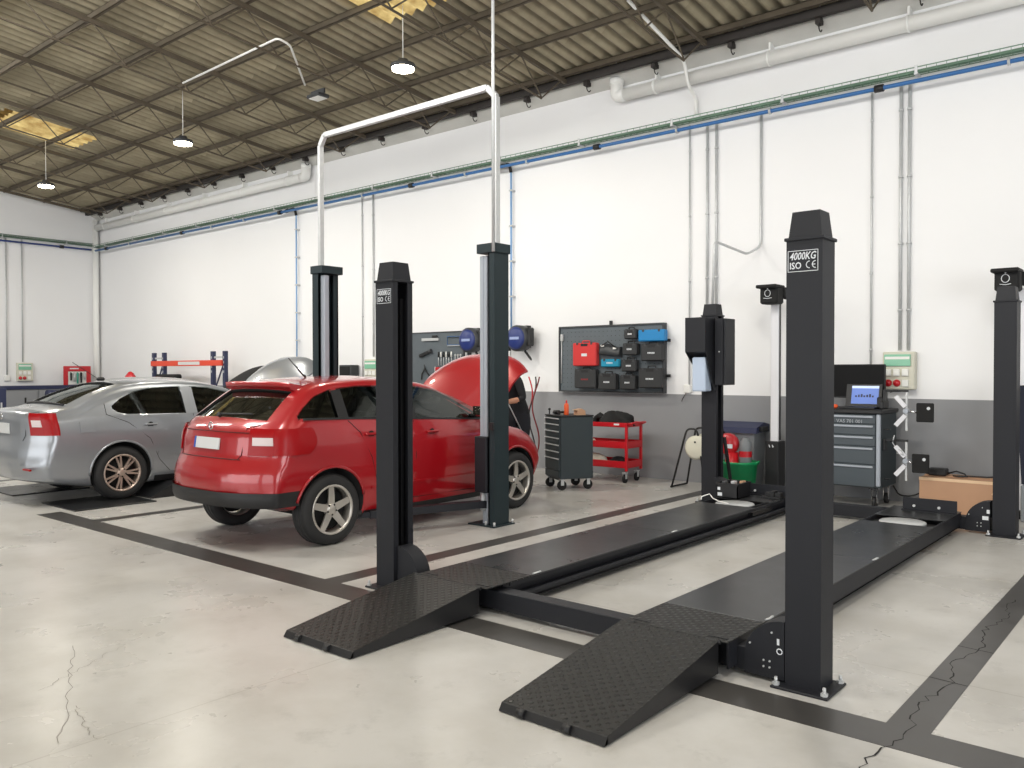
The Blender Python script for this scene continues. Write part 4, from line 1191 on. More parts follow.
# black lower bumper insert, wrapped round the rear corners
def wrap_band(C, z0, z1, yside, off, nz=3, front=False):
    """band round the rear bumper following the plan shape of the body"""
    rows = []
    for i in range(nz+1):
        z = z0+(z1-z0)*i/nz; W_ = C.w(0, z)
        y0_ = (.0 if z > .42 else (.42-z)*.45)-off
        row = []
        for k in range(31):
            q = -1+2*k/30; row.append(C.warp(q*(W_-.02), y0_, z))
        L_ = []
        L_.append((W_+off, y0_+.012))
        for k in range(1, 7): L_.append((W_+off, y0_+yside*k/6))
        left = [C.warp(-a, b, z) for a, b in L_][::-1]; right = [C.warp(a, b, z) for a, b in L_]
        rows.append(left+row+right)
    return rows
m = MB(); m.grid(wrap_band(Cr, .375, .50, .30, .012)); m.grid(wrap_band(Cr, .375, .50, .30, -.02)); part('bumper_insert', m, M_black, red, local=True, label='black lower rear bumper insert')
m = MB(); m.cyl((-.42, .6, .31), (-.42, .2, .33), .025, n=14).cyl((-.36, .6, .31), (-.36, .2, .33), .025, n=14); part('exhaust', m, M_galv, red, local=True)
m = MB(); m.box(-.55, .55, .7, .86, .22, .30, .03); m.cyl((-.45, .55, .4), (-.45, .7, .26), .035, n=10).cyl((.45, .55, .4), (.45, .7, .26), .035, n=10); part('rear_axle', m, M_under, red, local=True)

# --- the silver-grey liftback
UG = [(0, .50), (-.005, .60), (.02, .695), (.06, .72), (.055, .80), (.05, .92), (.045, 1.02), (.075, 1.075), (.30, 1.085), (.42, 1.10), (.75, 1.25), (1.1, 1.36), (1.35, 1.392), (1.8, 1.402), (2.2, 1.375), (2.5, 1.31), (2.85, 1.14), (3.2, .98), (3.4, .945), (3.9, .86), (4.15, .77), (4.3, .63), (4.34, .5)]
LG = [(0, .31), (.2, .25), (.6, .19), (1, .17), (3.5, .17), (4.1, .2), (4.34, .33)]
Cg = Car(U=UG, L=LG, W=.85, length=4.34, belt=(.99, .93), tumble=.26, rw=1.02, fw_=3.50, warp=(.26, .38))
gt = [(.93, 1.085), (1.05, 1.17), (1.2, 1.235), (1.45, 1.285), (1.9, 1.30), (2.2, 1.28), (2.5, 1.21), (2.8, 1.08), (3.0, .98)]
gb = [(.93, 1.07), (1.0, 1.015), (1.1, .995), (2.0, .975), (3.0, .95)]
gsub = lambda ys: (ys, gt, gb)
gspec = dict(wheel_r=.305, wz=.32, cabin=(.75, 2.98), windows=[gsub((.94, 1.83)), gsub((1.98, 2.95))], rear_glass=(.50, 1.13, .80), windscreen=(2.46, 3.12, .86), bonnet=(3.26, 4.16), rim=M_alloyb, style=7, seat_y=2.0, bench_dy=.15)
grey, gbody = car_build('grey_liftback', 'silver-grey liftback with multi-spoke alloys and raised bonnet at the far left', (-10.51, 3.50, 0), Cg, M_cargrey, gspec)
lift_bonnet(Cg, grey, 3.24, 4.22, math.radians(60), M_cargrey)
tail_lights(Cg, grey, .79, 1.035, .80, .03)
plate(Cg, grey, .80, .915, .30, False)
badge(Cg, grey, .985)
mirror(Cg, grey, 2.88, .99, M_cargrey)
for sg in (-1, 1):
    seam(Cg, grey, [(.86, 1.12), (.86, 1.0), (1.1, .9), (1.35, .7), (1.46, .45), (1.6, .30)], sg)
    seam(Cg, grey, [(1.92, .97), (1.92, .70), (1.90, .30)], sg)
    seam(Cg, grey, [(2.98, .92), (3.0, .70), (2.92, .45), (2.84, .30)], sg)
    handle(Cg, grey, 1.36, .865, sg, M_cargrey); handle(Cg, grey, 2.12, .855, sg, M_cargrey)
    m = MB(); Cg.side_patch(m, (1.83, 1.98), gt, gb, sg, .0015); part('door_pillar_trim', m, M_cargrey, grey, local=True)
    m = MB(); Cg.side_patch(m, (1.44, 3.05), [(0, .545), (5, .53)], [(0, .50), (5, .49)], sg, .008, .008, 2); part('side_moulding', m, M_cargrey, grey, local=True)
    m = MB(); Cg.side_patch(m, (1.42, 3.1), [(0, .25), (5, .25)], [(0, .18), (5, .18)], sg, .003, .01, 2); part('sill_trim', m, M_black, grey, local=True)
    m = MB(); m.tube([Cg.top_pt(Cg.u_of_z(z), sg*q, .001) for z, q in ((.73, .66), (.79, .70), (1.035, .72), (1.07, .9))], .003, 4); part('tailgate_gap', m, M_under, grey, local=True)
    m = MB(); c = Cg.warp(sg*.62, -.02, .42); m.box(c.x-.09, c.x+.09, c.y-.012, c.y+.02, .41, .43, .006); part('bumper_reflector', m, M_redred, grey, local=True)
m = MB(); m.tube([Cg.top_pt(Cg.u_of_y(.47), -.8+1.6*k/16, .006) for k in range(17)], .016, 5); part('rear_window_seal', m, M_black, grey, local=True)
m = MB(); Cg.side_patch(m, (.56, .72), [(0, .93), (2, .93)], [(0, .81), (2, .81)], 1, .003, .006, 3, 5); part('fuel_flap', m, M_cargrey, grey, local=True)
m = MB(); m.box(-.03, .03, 1.10, 1.20, 1.375, 1.42, .02); m.tube([(0, 1.12, 1.40), (0, .82, 1.60)], .004, 5); part('roof_antenna', m, M_black, grey, local=True)
# --- dark car beyond, of which only the raised bonnet shows
Cd = Car(U=UG, L=LG, W=.85, length=4.34, belt=(.99, .93), tumble=.26, rw=1.02, fw_=3.50, warp=(.26, .38))
dspec = dict(gspec); dspec['full'] = False; dspec['rim'] = M_alloy
dark, dbody = car_build('black_car', 'black car beyond the silver-grey one, only its raised bonnet showing', (-13.6, 5.05, 0), Cd, M_cardark, dspec)
lift_bonnet(Cd, dark, 3.24, 4.22, math.radians(52), M_blackm)

# ------------------------------------------------------------------ flush scissor lift under the grey car
t = thing('floor_lift', 'black low scissor lift with flat platforms under the grey liftback', 'car lift', (-10.4, 5.0, 0))
for x0, x1 in ((-10.15, -9.27), (-11.9, -11.0)):
    part('platform', MB().box(x0, x1, 3.82, 4.72, 0, .014, .003), M_run, t)
    part('approach_ramp', MB().prism([(4.78, .0), (4.78, .02), (5.1, .17), (5.12, .0)], 'x', x0+.05, x1-.25), M_run, t)
    part('platform', MB().box(x0+.05, x1-.25, 5.12, 6.9, .06, .17, .003), M_run, t)
    part('scissor_base', MB().box(x0+.08, x1-.28, 5.2, 6.8, 0, .06), M_steel_dk, t)

# ------------------------------------------------------------------ tool-case board on the back wall
def frame_board(name, label, x0, x1, z0, z1, depth, cat='tool board'):
    t = thing(name, label, cat, ((x0+x1)/2, YB-depth, z0))
    part('board', MB().box(x0, x1, YB-depth, YB-depth+.012, z0, z1), M_peg, t)
    f = MB(); w = .022; a = YB-depth-.02; b = YB
    f.box(x0-w, x1+w, a, b, z1, z1+w).box(x0-w, x1+w, a, b, z0-w, z0).box(x0-w, x0, a, b, z0, z1).box(x1, x1+w, a, b, z0, z1)
    part('frame', f, M_darkgrey, t); return t
bd = frame_board('tool_case_board', 'dark grey framed wall board carrying plastic tool cases', -7.49, -5.76, 1.20, 2.12, .07)
BY = YB-.07
for x, z in ((-5.72, 1.90), (-5.72, 1.42)): part('latch', MB().box(x, x+.07, BY, BY+.02, z-.02, z+.02), M_black, bd)
part('latch', MB().box(-6.62, -6.58, BY-.01, BY+.02, 2.14, 2.2), M_black, bd)
part('hanging_bar', MB().cyl((-7.46, BY-.01, 1.98), (-7.47, BY-.01, 1.3), .008, n=6).box(-7.47, -7.43, BY-.03, BY, 1.93, 2.03), M_galv, bd)
# holes of the pegboard, joined
h = MB()
for i in range(24):
    for j in range(13): 
        x, z = -7.43+.07*i, 1.25+.067*j; h.box(x-.005, x+.005, BY-.001, BY, z-.005, z+.005)
part('peg_hole', h, M_steel_dk, bd, kind='stuff')
def case(x0, x1, z0, z1, d, m, label, name='tool_case', text=None, tm=None, handle=True, lean=0.0, bag=False):
    zc = z0; t = thing(name, label, 'bag' if bag else 'tool case', ((x0+x1)/2, BY-d, z0), group=None)
    y0, y1 = BY-d, BY-.004
    if bag:
        mb = MB(); n = 10; rows = []
        for k in range(n+1):
            u = k/n; x = x0+(x1-x0)*u; sag = .03*math.sin(PI*u)+.02*math.sin(7*u); dz = -.03*u
            rows.append([(x, y1, z0+dz), (x, y0, z0+.02+dz), (x, y0+.01, (z0+z1)/2+dz+sag*.5), (x, y0+.03, z1+sag+dz), (x, y1, z1+sag+dz)])
        mb.grid(rows, True, True); mb.f += [list(range(5)), [n*5+i for i in range(5)]]; mb.m += [0, 0]; mb.sm += [0, 0]
        part('bag_body', mb, m, t)
        part('strap', MB().tube([(x0+.05, y0, z1), ((x0+x1)/2, y0-.02, z1+.06), (x1-.05, y0, z1-.03)], .009, 6), M_black, t)
        part('buckle', MB().box(x0+.04, x0+.09, y0-.006, y0+.01, z1-.01, z1+.015).box(x1-.1, x1-.05, y0-.006, y0+.01, z1-.05, z1-.025), M_whitep, t)
        return t
    part('case_shell', MB().box(x0, x1, y0, y0+d*.55, z0, z1, .014).box(x0+.004, x1-.004, y0+d*.56, y1, z0+.004, z1-.004, .012), m, t)
    xm = (x0+x1)/2; w = min(.12, (x1-x0)*.42)
    if handle:
        part('handle', MB().tube(round_path([(xm-w/2, y0+d*.5, z1-.005), (xm-w/2, y0+d*.5, z1+.028), (xm+w/2, y0+d*.5, z1+.028), (xm+w/2, y0+d*.5, z1-.005)], .02), .009, 6), M_black if m != M_redc else M_redc, t)
        part('handle_recess', MB().box(xm-w/2, xm+w/2, y0-.001, y0+.006, z1-.05, z1-.012), M_steel_dk, t)
    for cx_ in (x0+(x1-x0)*.2, x0+(x1-x0)*.8): part('clasp', MB().box(cx_-.014, cx_+.014, y0-.004, y0+.01, z1-.03, z1+.003), M_darkgrey, t)
    if text:
        zm = z0+(z1-z0)*.42; w = (x1-x0)*.17
        mb = MB()
        if text == 'bars':
            k = 5
            for i in range(k): mb.box(xm-w+2*w*i/k, xm-w+2*w*(i+.72)/k, y0-.0015, y0, zm, zm+.022)
        else: mb.box(xm-w*.7, xm+w*.7, y0-.0015, y0, zm, zm+.04)
        part('printed_mark', mb, tm or M_printw, t)
    return t
case(-7.199, -6.786, 1.558, 1.892, 0.10, M_redc, 'square red plastic tool case on the wall board', 'tool_case', text='block', tm=None, handle=True)
case(-6.729, -6.417, 1.542, 1.653, 0.07, mat('turquoise_plastic', (20, 140, 175), .45), 'small turquoise-blue box below the dark bag on the wall board', 'plastic_box', text='bars', tm=None, handle=False)
case(-6.323, -6.123, 1.931, 2.063, 0.10, M_case, 'small black case at the top of the wall board left of the blue box', 'tool_case', text='bars', tm=None, handle=True)
case(-6.087, -5.675, 1.890, 2.048, 0.11, M_bluec, 'bright blue box at the top right of the wall board', 'plastic_box', text=None, tm=None, handle=False)
case(-6.343, -6.108, 1.708, 1.870, 0.11, M_case, 'small black case second from the top in the column left of the blue box', 'tool_case', text='bars', tm=None, handle=True)
case(-6.359, -6.116, 1.478, 1.643, 0.11, M_case, 'small black case third from the top in the column left of the blue box', 'tool_case', text='bars', tm=None, handle=True)
case(-6.044, -5.710, 1.622, 1.855, 0.11, M_case, 'wide black case directly under the bright blue box', 'tool_case', text='bars', tm=None, handle=True)
case(-6.077, -5.711, 1.252, 1.525, 0.12, M_case, 'large black case at the lower right corner of the wall board', 'tool_case', text='bars', tm=None, handle=True)
case(-6.383, -6.136, 1.227, 1.430, 0.11, M_case, 'small black case lowest in the column left of the large corner case', 'tool_case', text='bars', tm=None, handle=True)
case(-6.748, -6.451, 1.222, 1.450, 0.11, M_case, 'mid-sized black case in the bottom row under the turquoise box', 'tool_case', text='bars', tm=None, handle=True)
case(-7.165, -6.789, 1.238, 1.514, 0.11, M_case, 'large black case with faded red print under the red case', 'tool_case', text='bars', tm=M_printr, handle=True)
case(-6.749, -6.405, 1.713, 1.842, .09, M_darkgrey, 'soft dark grey bag with a strap, right of the red case on the wall board', 'tool_bag', bag=True)

# ------------------------------------------------------------------ hand-tool board behind the red car
pb = thing('hand_tool_board', 'grey pegboard with hanging hand tools behind the red car', 'tool board', (-9.9, YB-.05, 1.1))
part('board', MB().box(-10.78, -9.38, YB-.05, YB, 1.10, 2.13), M_peg, pb)
part('board_edge', MB().box(-10.80, -9.36, YB-.06, YB, 2.13, 2.15).box(-10.80, -10.78, YB-.06, YB, 1.1, 2.13).box(-9.38, -9.36, YB-.06, YB, 1.1, 2.13), M_darkgrey, pb)
PY = YB-.075
def tool(name, label, mbs, x, z):
    t = thing(name, label, 'hand tool', (x, PY, z))
    for nm, mb, m in mbs: part(nm, mb, m, t)
def hooks(*xs): return MB()
x = -10.48; tool('straightedge', 'long silver straightedge lying along the top of the hand-tool board', [('blade', MB().box(-10.45, -10.05, PY-.01, PY+.02, 2.0, 2.045), M_galv), ('grip', MB().box(-10.2, -10.08, PY-.02, PY+.02, 2.045, 2.09, .01), M_black)], -10.2, 2.02)
b = MB(); bar(b, (-10.50, PY, 1.74), (-10.25, PY, 1.82), .05, .05); tool('black_torch', 'black cylindrical torch hung slantwise on the hand-tool board', [('barrel', b, M_black), ('head', MB().cyl((-10.27, PY, 1.815), (-10.22, PY, 1.83), .035, n=12), M_darkgrey)], -10.4, 1.78)
for k in range(6):
    xx = -10.05+.06*k
    tool('screwdriver', f'{["first","second","third","fourth","fifth","last"][k]} from the left in the row of hanging screwdrivers', [('shaft', MB().cyl((xx, PY, 1.58), (xx, PY, 1.74), .007, n=6), M_galv), ('handle', MB().cyl((xx, PY, 1.72), (xx, PY, 1.81), .016, .012, n=8), M_whitep if k % 2 else M_black)], xx, 1.6)
tool('pliers', 'dark pliers hanging open, lower left on the hand-tool board', [('jaw', MB().cyl((-10.38, PY, 1.52), (-10.40, PY, 1.60), .014, .006, n=8), M_darkgrey), ('grip', MB().tube([(-10.38, PY, 1.53), (-10.45, PY, 1.44), (-10.46, PY, 1.34)], .012, 6), M_black), ('grip', MB().tube([(-10.38, PY, 1.53), (-10.33, PY, 1.46), (-10.26, PY, 1.40)], .012, 6), M_black)], -10.38, 1.4)
tool('bow_saw', 'blue-framed bow saw hung at the top right of the hand-tool board', [('frame', MB().tube([(-9.84, PY, 2.06), (-9.51, PY, 2.06), (-9.51, PY, 1.92), (-9.84, PY, 1.92)], .010, 6, closed=True), mat('steel_blue', (70, 100, 140), .4)), ('blade', MB().box(-9.84, -9.51, PY-.004, PY+.002, 1.90, 1.918), M_galv)], -9.6, 1.9)
tool('steel_rule', 'bright steel rule standing upright beside the blue hose reel', [('blade', MB().box(-9.43, -9.39, PY-.004, PY+.01, 1.62, 2.06), M_galv)], -9.41, 1.62)
tool('red_clamp', 'red and silver clamp low on the hand-tool board', [('bar', MB().box(-10.14, -10.12, PY-.01, PY+.01, 1.3, 1.56), M_galv), ('jaw', MB().box(-10.12, -10.02, PY-.015, PY+.015, 1.48, 1.55, .008).box(-10.12, -10.03, PY-.015, PY+.015, 1.32, 1.38, .008), M_redp)], -10.12, 1.3)
tool('long_file', 'dark file hanging beside the blue saw on the hand-tool board', [('blade', MB().box(-9.475, -9.45, PY-.01, PY+.01, 1.68, 1.98), M_darkgrey)], -9.46, 1.68)
for k in range(3):
    xx = -9.66+.06*k; tool('spanner', f'{["left","middle","right"][k]} one of three short spanners under the blue saw', [('shank', MB().box(xx-.009, xx+.009, PY-.004, PY+.004, 1.6, 1.74), M_galv), ('ring', MB().cyl((xx, PY-.006, 1.75), (xx, PY+.006, 1.75), .02, n=10), M_galv)], xx, 1.6)

# hose reels
def reel(x, z, label, face_m):
    t = thing('hose_reel', label, 'hose reel', (x, 9.95, z-.2), group=None)
    part('wall_bracket', MB().box(x-.05, x+.05, 10.02, YB, z-.14, z+.2), M_black, t)
    part('drum_case', MB().lathe([(0, -.14), (.16, -.14), (.2, -.11), (.2, .04), (.17, .07), (0, .07)], (x, 9.94, z), 'y', 28), M_darkgrey, t)
    part('face_cover', MB().lathe([(0, -.165), (.13, -.16), (.172, -.138), (.17, -.12)], (x, 9.94, z), 'y', 28), face_m, t)
    part('printed_band', MB().box(x-.09, x+.09, 9.771, 9.776, z-.02, z+.02), mat('pale_print', (150, 165, 205), .5), t)
    part('guide', MB().box(x+.13, x+.22, 9.86, 10.0, z-.12, z+.16, .02), M_black, t)
    part('hose_end', MB().tube(round_path([(x+.08, 9.93, z-.18), (x+.2, 9.92, z-.30), (x+.24, 9.9, z-.34), (x+.19, 9.9, z-.30), (x+.1, 9.9, z-.2)], .03), .011, 6), M_black, t)
reel(-9.17, 1.98, 'blue hose reel on the wall behind the raised red bonnet', M_bluereel)
reel(-8.16, 1.985, 'dark grey hose reel with blue face right of the near green column', M_bluereel)
t = thing('air_filter_unit', 'small air filter and valve at the foot of the pale blue drop pipe', 'air filter', (-8.5, 10.02, 1.72))
part('filter_bowl', MB().cyl((-8.45, 10.0, 1.80), (-8.45, 10.0, 1.88), .03, n=10).cyl((-8.45, 10.0, 1.95), (-8.45, 10.0, 2.02), .025, n=10), M_black, t)
part('fitting', MB().cyl((-8.45, 10.03, 1.7), (-8.45, 10.03, 2.12), .012, n=8).box(-8.5, -8.4, 9.99, YB, 1.9, 1.93), M_galv, t)

# hanging cables against the wall
for k, (dx, m, nm) in enumerate(((0, M_redp, 'red'), (.07, M_black, 'black'), (.14, mat('dark_red_cable', (110, 25, 28), .5), 'dark red'))):
    pts = []
    for i in range(24):
        u = i/23; pts.append((-7.98+dx+.05*math.sin(9*u+k), 9.9+.03*math.sin(7*u+k), 1.40-1.388*u))
    solid('hanging_cable', MB().tube(pts, .011, 6), m, f'{nm} cable hanging against the grey wall band in front of the red car', 'cable', (-7.95+dx, 9.9, 0))

# ------------------------------------------------------------------ dark tool chest (turned a little), its clutter, red trolley
CH = Vector((-6.22, 8.33, 0)); CA = -.50
tc_ = thing('tool_chest', 'tall dark drawer chest on castors left of the red trolley', 'tool chest', CH, CA)
def lp(name, mb, m, p, **k): return part(name, mb, m, p, local=True, **k)
W_, D_ = .46, .46      # local frame: origin at the front right corner, drawers face -y, body runs to -x and +y
lp('body', MB().box(-W_, 0, .012, D_, .14, .915, .006), M_cabdark, tc_)
lp('top_tray', MB().box(-W_-.008, .008, 0, D_+.008, .915, .935, .004), M_black, tc_)
zt = .905
for k, hgt in enumerate((.075, .085, .085, .085, .085, .085, .165, .09)):
    d = lp('drawer', MB().box(-W_+.015, -.015, -.004, .014, zt-hgt+.006, zt, .003), M_cabdark, tc_)
    if k < 7: lp('drawer_handle', MB().box(-W_+.02, -.02, -.018, -.003, zt-.02, zt-.006, .003), M_galv, d)
    zt -= hgt
def castor(parent, x, y, r=.05, m=M_blackm):
    c = lp('castor', MB().cyl((x-.015, y, r), (x+.015, y, r), r, n=18), m, parent)
    lp('fork', MB().box(x-.024, x-.018, y-.02, y+.02, r, .14).box(x+.018, x+.024, y-.02, y+.02, r, .14).box(x-.03, x+.03, y-.03, y+.03, .13, .142), M_galv, c)
for x in (-W_+.05, -.05):
    for y in (.05, D_-.05): castor(tc_, x, y, .06)
lp('foot_bar', MB().box(-W_+.05, -.05, .03, .05, .12, .14), M_cabdark, tc_)
cR = Matrix.Rotation(CA, 4, 'Z')
def chw(x, y, z): v = CH+cR @ Vector((x, y, 0)); return Vector((v.x, v.y, z))
def obj_at(name, label, cat, x, y, z, parts, group=None):
    t = thing(name, label, cat, chw(x, y, z), CA, group)
    for nm, mb, m in parts: lp(nm, mb, m, t)
    return t
Z0 = .935
obj_at('spray_bottle', 'red and orange spray can standing on the dark tool chest', 'spray can', -.15, .16, Z0, [('can', MB().lathe([(0, 0), (.028, 0), (.03, .01), (.03, .12), (.02, .145), (0, .145)], n=16), M_orange), ('nozzle', MB().lathe([(.012, .145), (.012, .17), (.006, .185), (0, .185)], n=10), M_redp)])
obj_at('cardboard_tray', 'small tan carton on the right of the tool chest top', 'box', -.06, .30, Z0, [('carton', MB().prism([(-.06, 0), (.06, 0), (.055, .055), (.01, .08), (-.05, .07)], 'x', -.05, .05), M_tan), ('flap', MB().box(-.05, .05, -.075, -.03, .06, .066), M_tantop)])
obj_at('folded_rag', 'crumpled white rag on the left of the tool chest top', 'rag', -.34, .18, Z0, [('cloth', MB().grid([[(-.07+.14*i/8, -.05+.1*j/6, .012+.028*math.sin(i*1.3)*math.sin(j*1.1)+.012*math.sin(i*2.1+j)) for i in range(9)] for j in range(7)]).grid([[(-.07+.14*i/8, -.05+.1*j/6, 0) for i in range(9)] for j in range(7)]), M_whitep)])
obj_at('impact_wrench', 'black power tool lying on the tool chest in front of the spray can', 'power tool', -.24, .07, Z0, [('motor', MB().cyl((-.07, 0, .03), (.05, .01, .03), .028, n=12), M_black), ('handle', MB().box(-.02, .015, 0, .12, .012, .045, .012), M_black), ('chuck', MB().cyl((-.07, 0, .03), (-.10, 0, .03), .014, n=10), M_galv)])
obj_at('chest_lock_lever', 'small black knob upright at the left corner of the tool chest', 'knob', -.43, .05, Z0, [('stem', MB().cyl((0, 0, 0), (0, 0, .05), .008, n=8), M_black), ('ball', MB().lathe([(0, .045), (.016, .055), (.016, .07), (0, .08)], n=12), M_black)])
CH2 = Vector((-5.93, 9.42, 0)); CA2 = .05
tr = thing('red_trolley', 'red three-tier workshop trolley against the grey wall band', 'trolley', CH2, CA2)
WT, DT = .86, .42
for z, h in ((.20, .09), (.46, .09), (.74, .06)):
    m = MB(); e = .012
    m.box(-WT, 0, 0, DT, z, z+.012); m.box(-WT, 0, 0, e, z, z+h, .003).box(-WT, 0, DT-e, DT, z, z+h, .003).box(-WT, -WT+e, 0, DT, z, z+h, .003).box(-e, 0, 0, DT, z, z+h, .003)
    lp('tray', m, M_redp, tr)
for x in (-WT, -.035):
    for y in (-.004, DT-.031): lp('upright', MB().box(x, x+.035, y, y+.035, .16, .79, .004), M_redp, tr)
lp('push_handle', MB().tube(round_path([(-.01, .03, .77), (.07, .03, .80), (.07, DT-.03, .80), (-.01, DT-.03, .77)], .03), .014, 8), M_redp, tr)
lp('printed_mark', MB().box(-.2, -.12, -.006, -.003, .765, .788), M_printw, tr)
for x in (-WT+.06, -.06):
    for y in (.05, DT-.05): castor(tr, x, y, .055)
cR2 = Matrix.Rotation(CA2, 4, 'Z')
def blob(cx, cy, z, sx, sy, sz, seed, n=14, lump=.25):
    random.seed(seed); ph = [random.uniform(0, 6) for _ in range(6)]; rows = []
    for j in range(n+1):
        b = PI/2*j/n; row = []
        for i in range(24):
            a = 2*PI*i/24; r = 1+lump*(math.sin(3*a+ph[0])*.5+math.sin(5*a+ph[1]+3*b)*.35+math.sin(8*a+ph[2]+7*b)*.25)
            hh = 1+lump*(math.sin(4*a+ph[3]+5*b)*.5*math.cos(b))
            row.append((cx+sx*r*math.cos(b)*math.cos(a), cy+sy*r*math.cos(b)*math.sin(a), z+sz*math.sin(b)*hh))
        rows.append(row)
    mb = MB().grid(rows, True, True); mb.f.append(list(range(24))[::-1]); mb.m.append(mb.cur); mb.sm.append(False); return mb
def on_trolley(name, label, cat, x, y, z, parts):
    v = CH2+cR2 @ Vector((x, y, 0)); t = thing(name, label, cat, (v.x, v.y, z), CA2)
    for nm, mb, m in parts: lp(nm, mb, m, t)
on_trolley('work_jacket', 'crumpled black work jacket heaped on the top tray of the red trolley', 'jacket', -.30, .21, .752, [('cloth', blob(0, 0, 0, .24, .15, .19, 3, lump=.5), M_blackm), ('sleeve', MB().tube([(-.1, -.05, .06), (-.2, -.08, .13), (-.27, -.05, .09), (-.31, 0, .03)], [.05, .045, .04, .03], 8), M_blackm)])
on_trolley('black_tool_pouch', 'flat black pouch at the left end of the trolley top tray', 'pouch', -.68, .2, .752, [('pouch', MB().box(-.13, .13, -.1, .1, 0, .09, .03), M_blackm)])
on_trolley('white_rag', 'pale rag on the middle tray of the red trolley', 'rag', -.7, .18, .472, [('cloth', blob(0, 0, 0, .16, .1, .09, 5), M_cream)])
on_trolley('cloth_sack', 'pale bag on the bottom tray of the red trolley', 'bag', -.6, .18, .212, [('sack', blob(0, 0, 0, .17, .11, .15, 8), M_cream)])
on_trolley('black_parts_bag', 'dark bag beside the pale one on the bottom tray of the trolley', 'bag', -.24, .2, .212, [('sack', blob(0, 0, 0, .14, .12, .12, 9), M_blackm)])

# ------------------------------------------------------------------ things around the far lift post
t = thing('wall_socket', 'small white wall socket left of the lift control box', 'socket', (-5.40, YB-.03, 1.2))
part('housing', MB().box(-5.46, -5.36, YB-.05, YB, 1.19, 1.30, .008), M_whitep, t); part('cable', MB().tube([(-5.43, YB-.03, 1.19), (-5.46, YB-.06, 1.12), (-5.5, YB-.02, 1.08)], .006, 6), M_black, t)
t = thing('dispenser_stand', 'black tubular A-frame stand holding a cream drum beside the lift post', 'stand', (-5.05, 9.6, 0))
for y in (9.42, 9.82):
    part('side_frame', MB().tube(round_path([(-5.27, y, .02), (-5.10, 9.62+(y-9.62)*.6, .76), (-4.96, 9.62+(y-9.62)*.6, .76), (-4.80, y, .02)], .1, 6), .013, 8), M_black, t)
part('foot_bar', MB().cyl((-5.28, 9.42, .02), (-5.28, 9.82, .02), .013, n=8).cyl((-4.84, 9.42, .02), (-4.84, 9.82, .02), .013, n=8), M_black, t)
part('drum', MB().lathe([(0, -.17), (.12, -.17), (.15, -.15), (.15, .12), (.17, .13), (.17, .15), (0, .15)], (-4.96, 9.62, .53), 'y', 28), M_cream, t, 'cream plastic drum')
part('axle', MB().cyl((-4.96, 9.44, .6), (-4.96, 9.80, .6), .012, n=8), M_black, t)
t = thing('waste_bin', 'grey bin with a navy lid behind the green tub', 'bin', (-4.55, 9.9, 0))
def tap(x0, x1, y0, y1, z0, z1, ix, iy):
    return MB().add([(x0+ix, y0+iy, z0), (x1-ix, y0+iy, z0), (x1-ix, y1-iy, z0), (x0+ix, y1-iy, z0), (x0, y0, z1), (x1, y0, z1), (x1, y1, z1), (x0, y1, z1)], [(0, 3, 2, 1), (4, 5, 6, 7), (0, 1, 5, 4), (1, 2, 6, 5), (2, 3, 7, 6), (3, 0, 4, 7)])
part('bin_body', tap(-4.82, -4.32, 9.76, 10.10, 0, .74, .04, .03), M_crease, t)
part('lid', MB().prism([(9.72, .72), (10.11, .74), (10.11, .82), (9.95, .85), (9.73, .79)], 'x', -4.86, -4.28), M_navy, t)
part('lid_handle', MB().box(-4.30, -4.24, 9.80, 10.0, .74, .80, .01), M_black, t)
t = thing('green_tub', 'round bright green tub on the floor behind the far end of the runway', 'tub', (-4.43, 9.58, 0))
part('tub_body', MB().lathe([(0, .01), (.17, .01), (.18, .0), (.215, .37), (.225, .37), (.228, .40), (.205, .40), (.165, .03), (0, .03)], (-4.40, 9.50, 0), 'z', 32), M_greentub, t)
for s in (-1, 1): part('handle', MB().tube([(-4.40+s*.22, 9.46, .37), (-4.40+s*.25, 9.48, .41), (-4.40+s*.25, 9.52, .41), (-4.40+s*.22, 9.54, .37)], .009, 6), M_greentub, t)
t = thing('red_funnel_can', 'red round oil can with a black spout standing in the green tub', 'can', (-4.56, 9.5, .03))
part('can_body', MB().lathe([(0, .03), (.08, .03), (.08, .5), (0, .5)], (-4.50, 9.52, 0), 'z', 20), M_redp, t)
part('round_head', MB().lathe([(0, -.05), (.11, -.05), (.13, -.03), (.13, .03), (.11, .05), (0, .05)], (-4.54, 9.50, .60), 'y', 26), M_redp, t)
part('spout', MB().cyl((-4.60, 9.5, .72), (-4.70, 9.48, .87), .024, .018, n=10), M_black, t)
part('printed_mark', MB().box(-4.54, -4.46, 9.446, 9.4495, .55, .60), M_printw, t)
t = thing('plastic_jug', 'translucent grey jug with red base leaning in the green tub', 'jug', (-4.36, 9.55, .03))
part('jug_body', MB().lathe([(0, .03), (.07, .03), (.075, .55), (.07, .62), (.04, .66), (.03, .68)], (-4.34, 9.55, 0), 'z', 20), M_crease, t)
part('red_band', MB().lathe([(.0765, .45), (.0765, .52)], (-4.34, 9.55, 0), 'z', 20), M_redp, t)

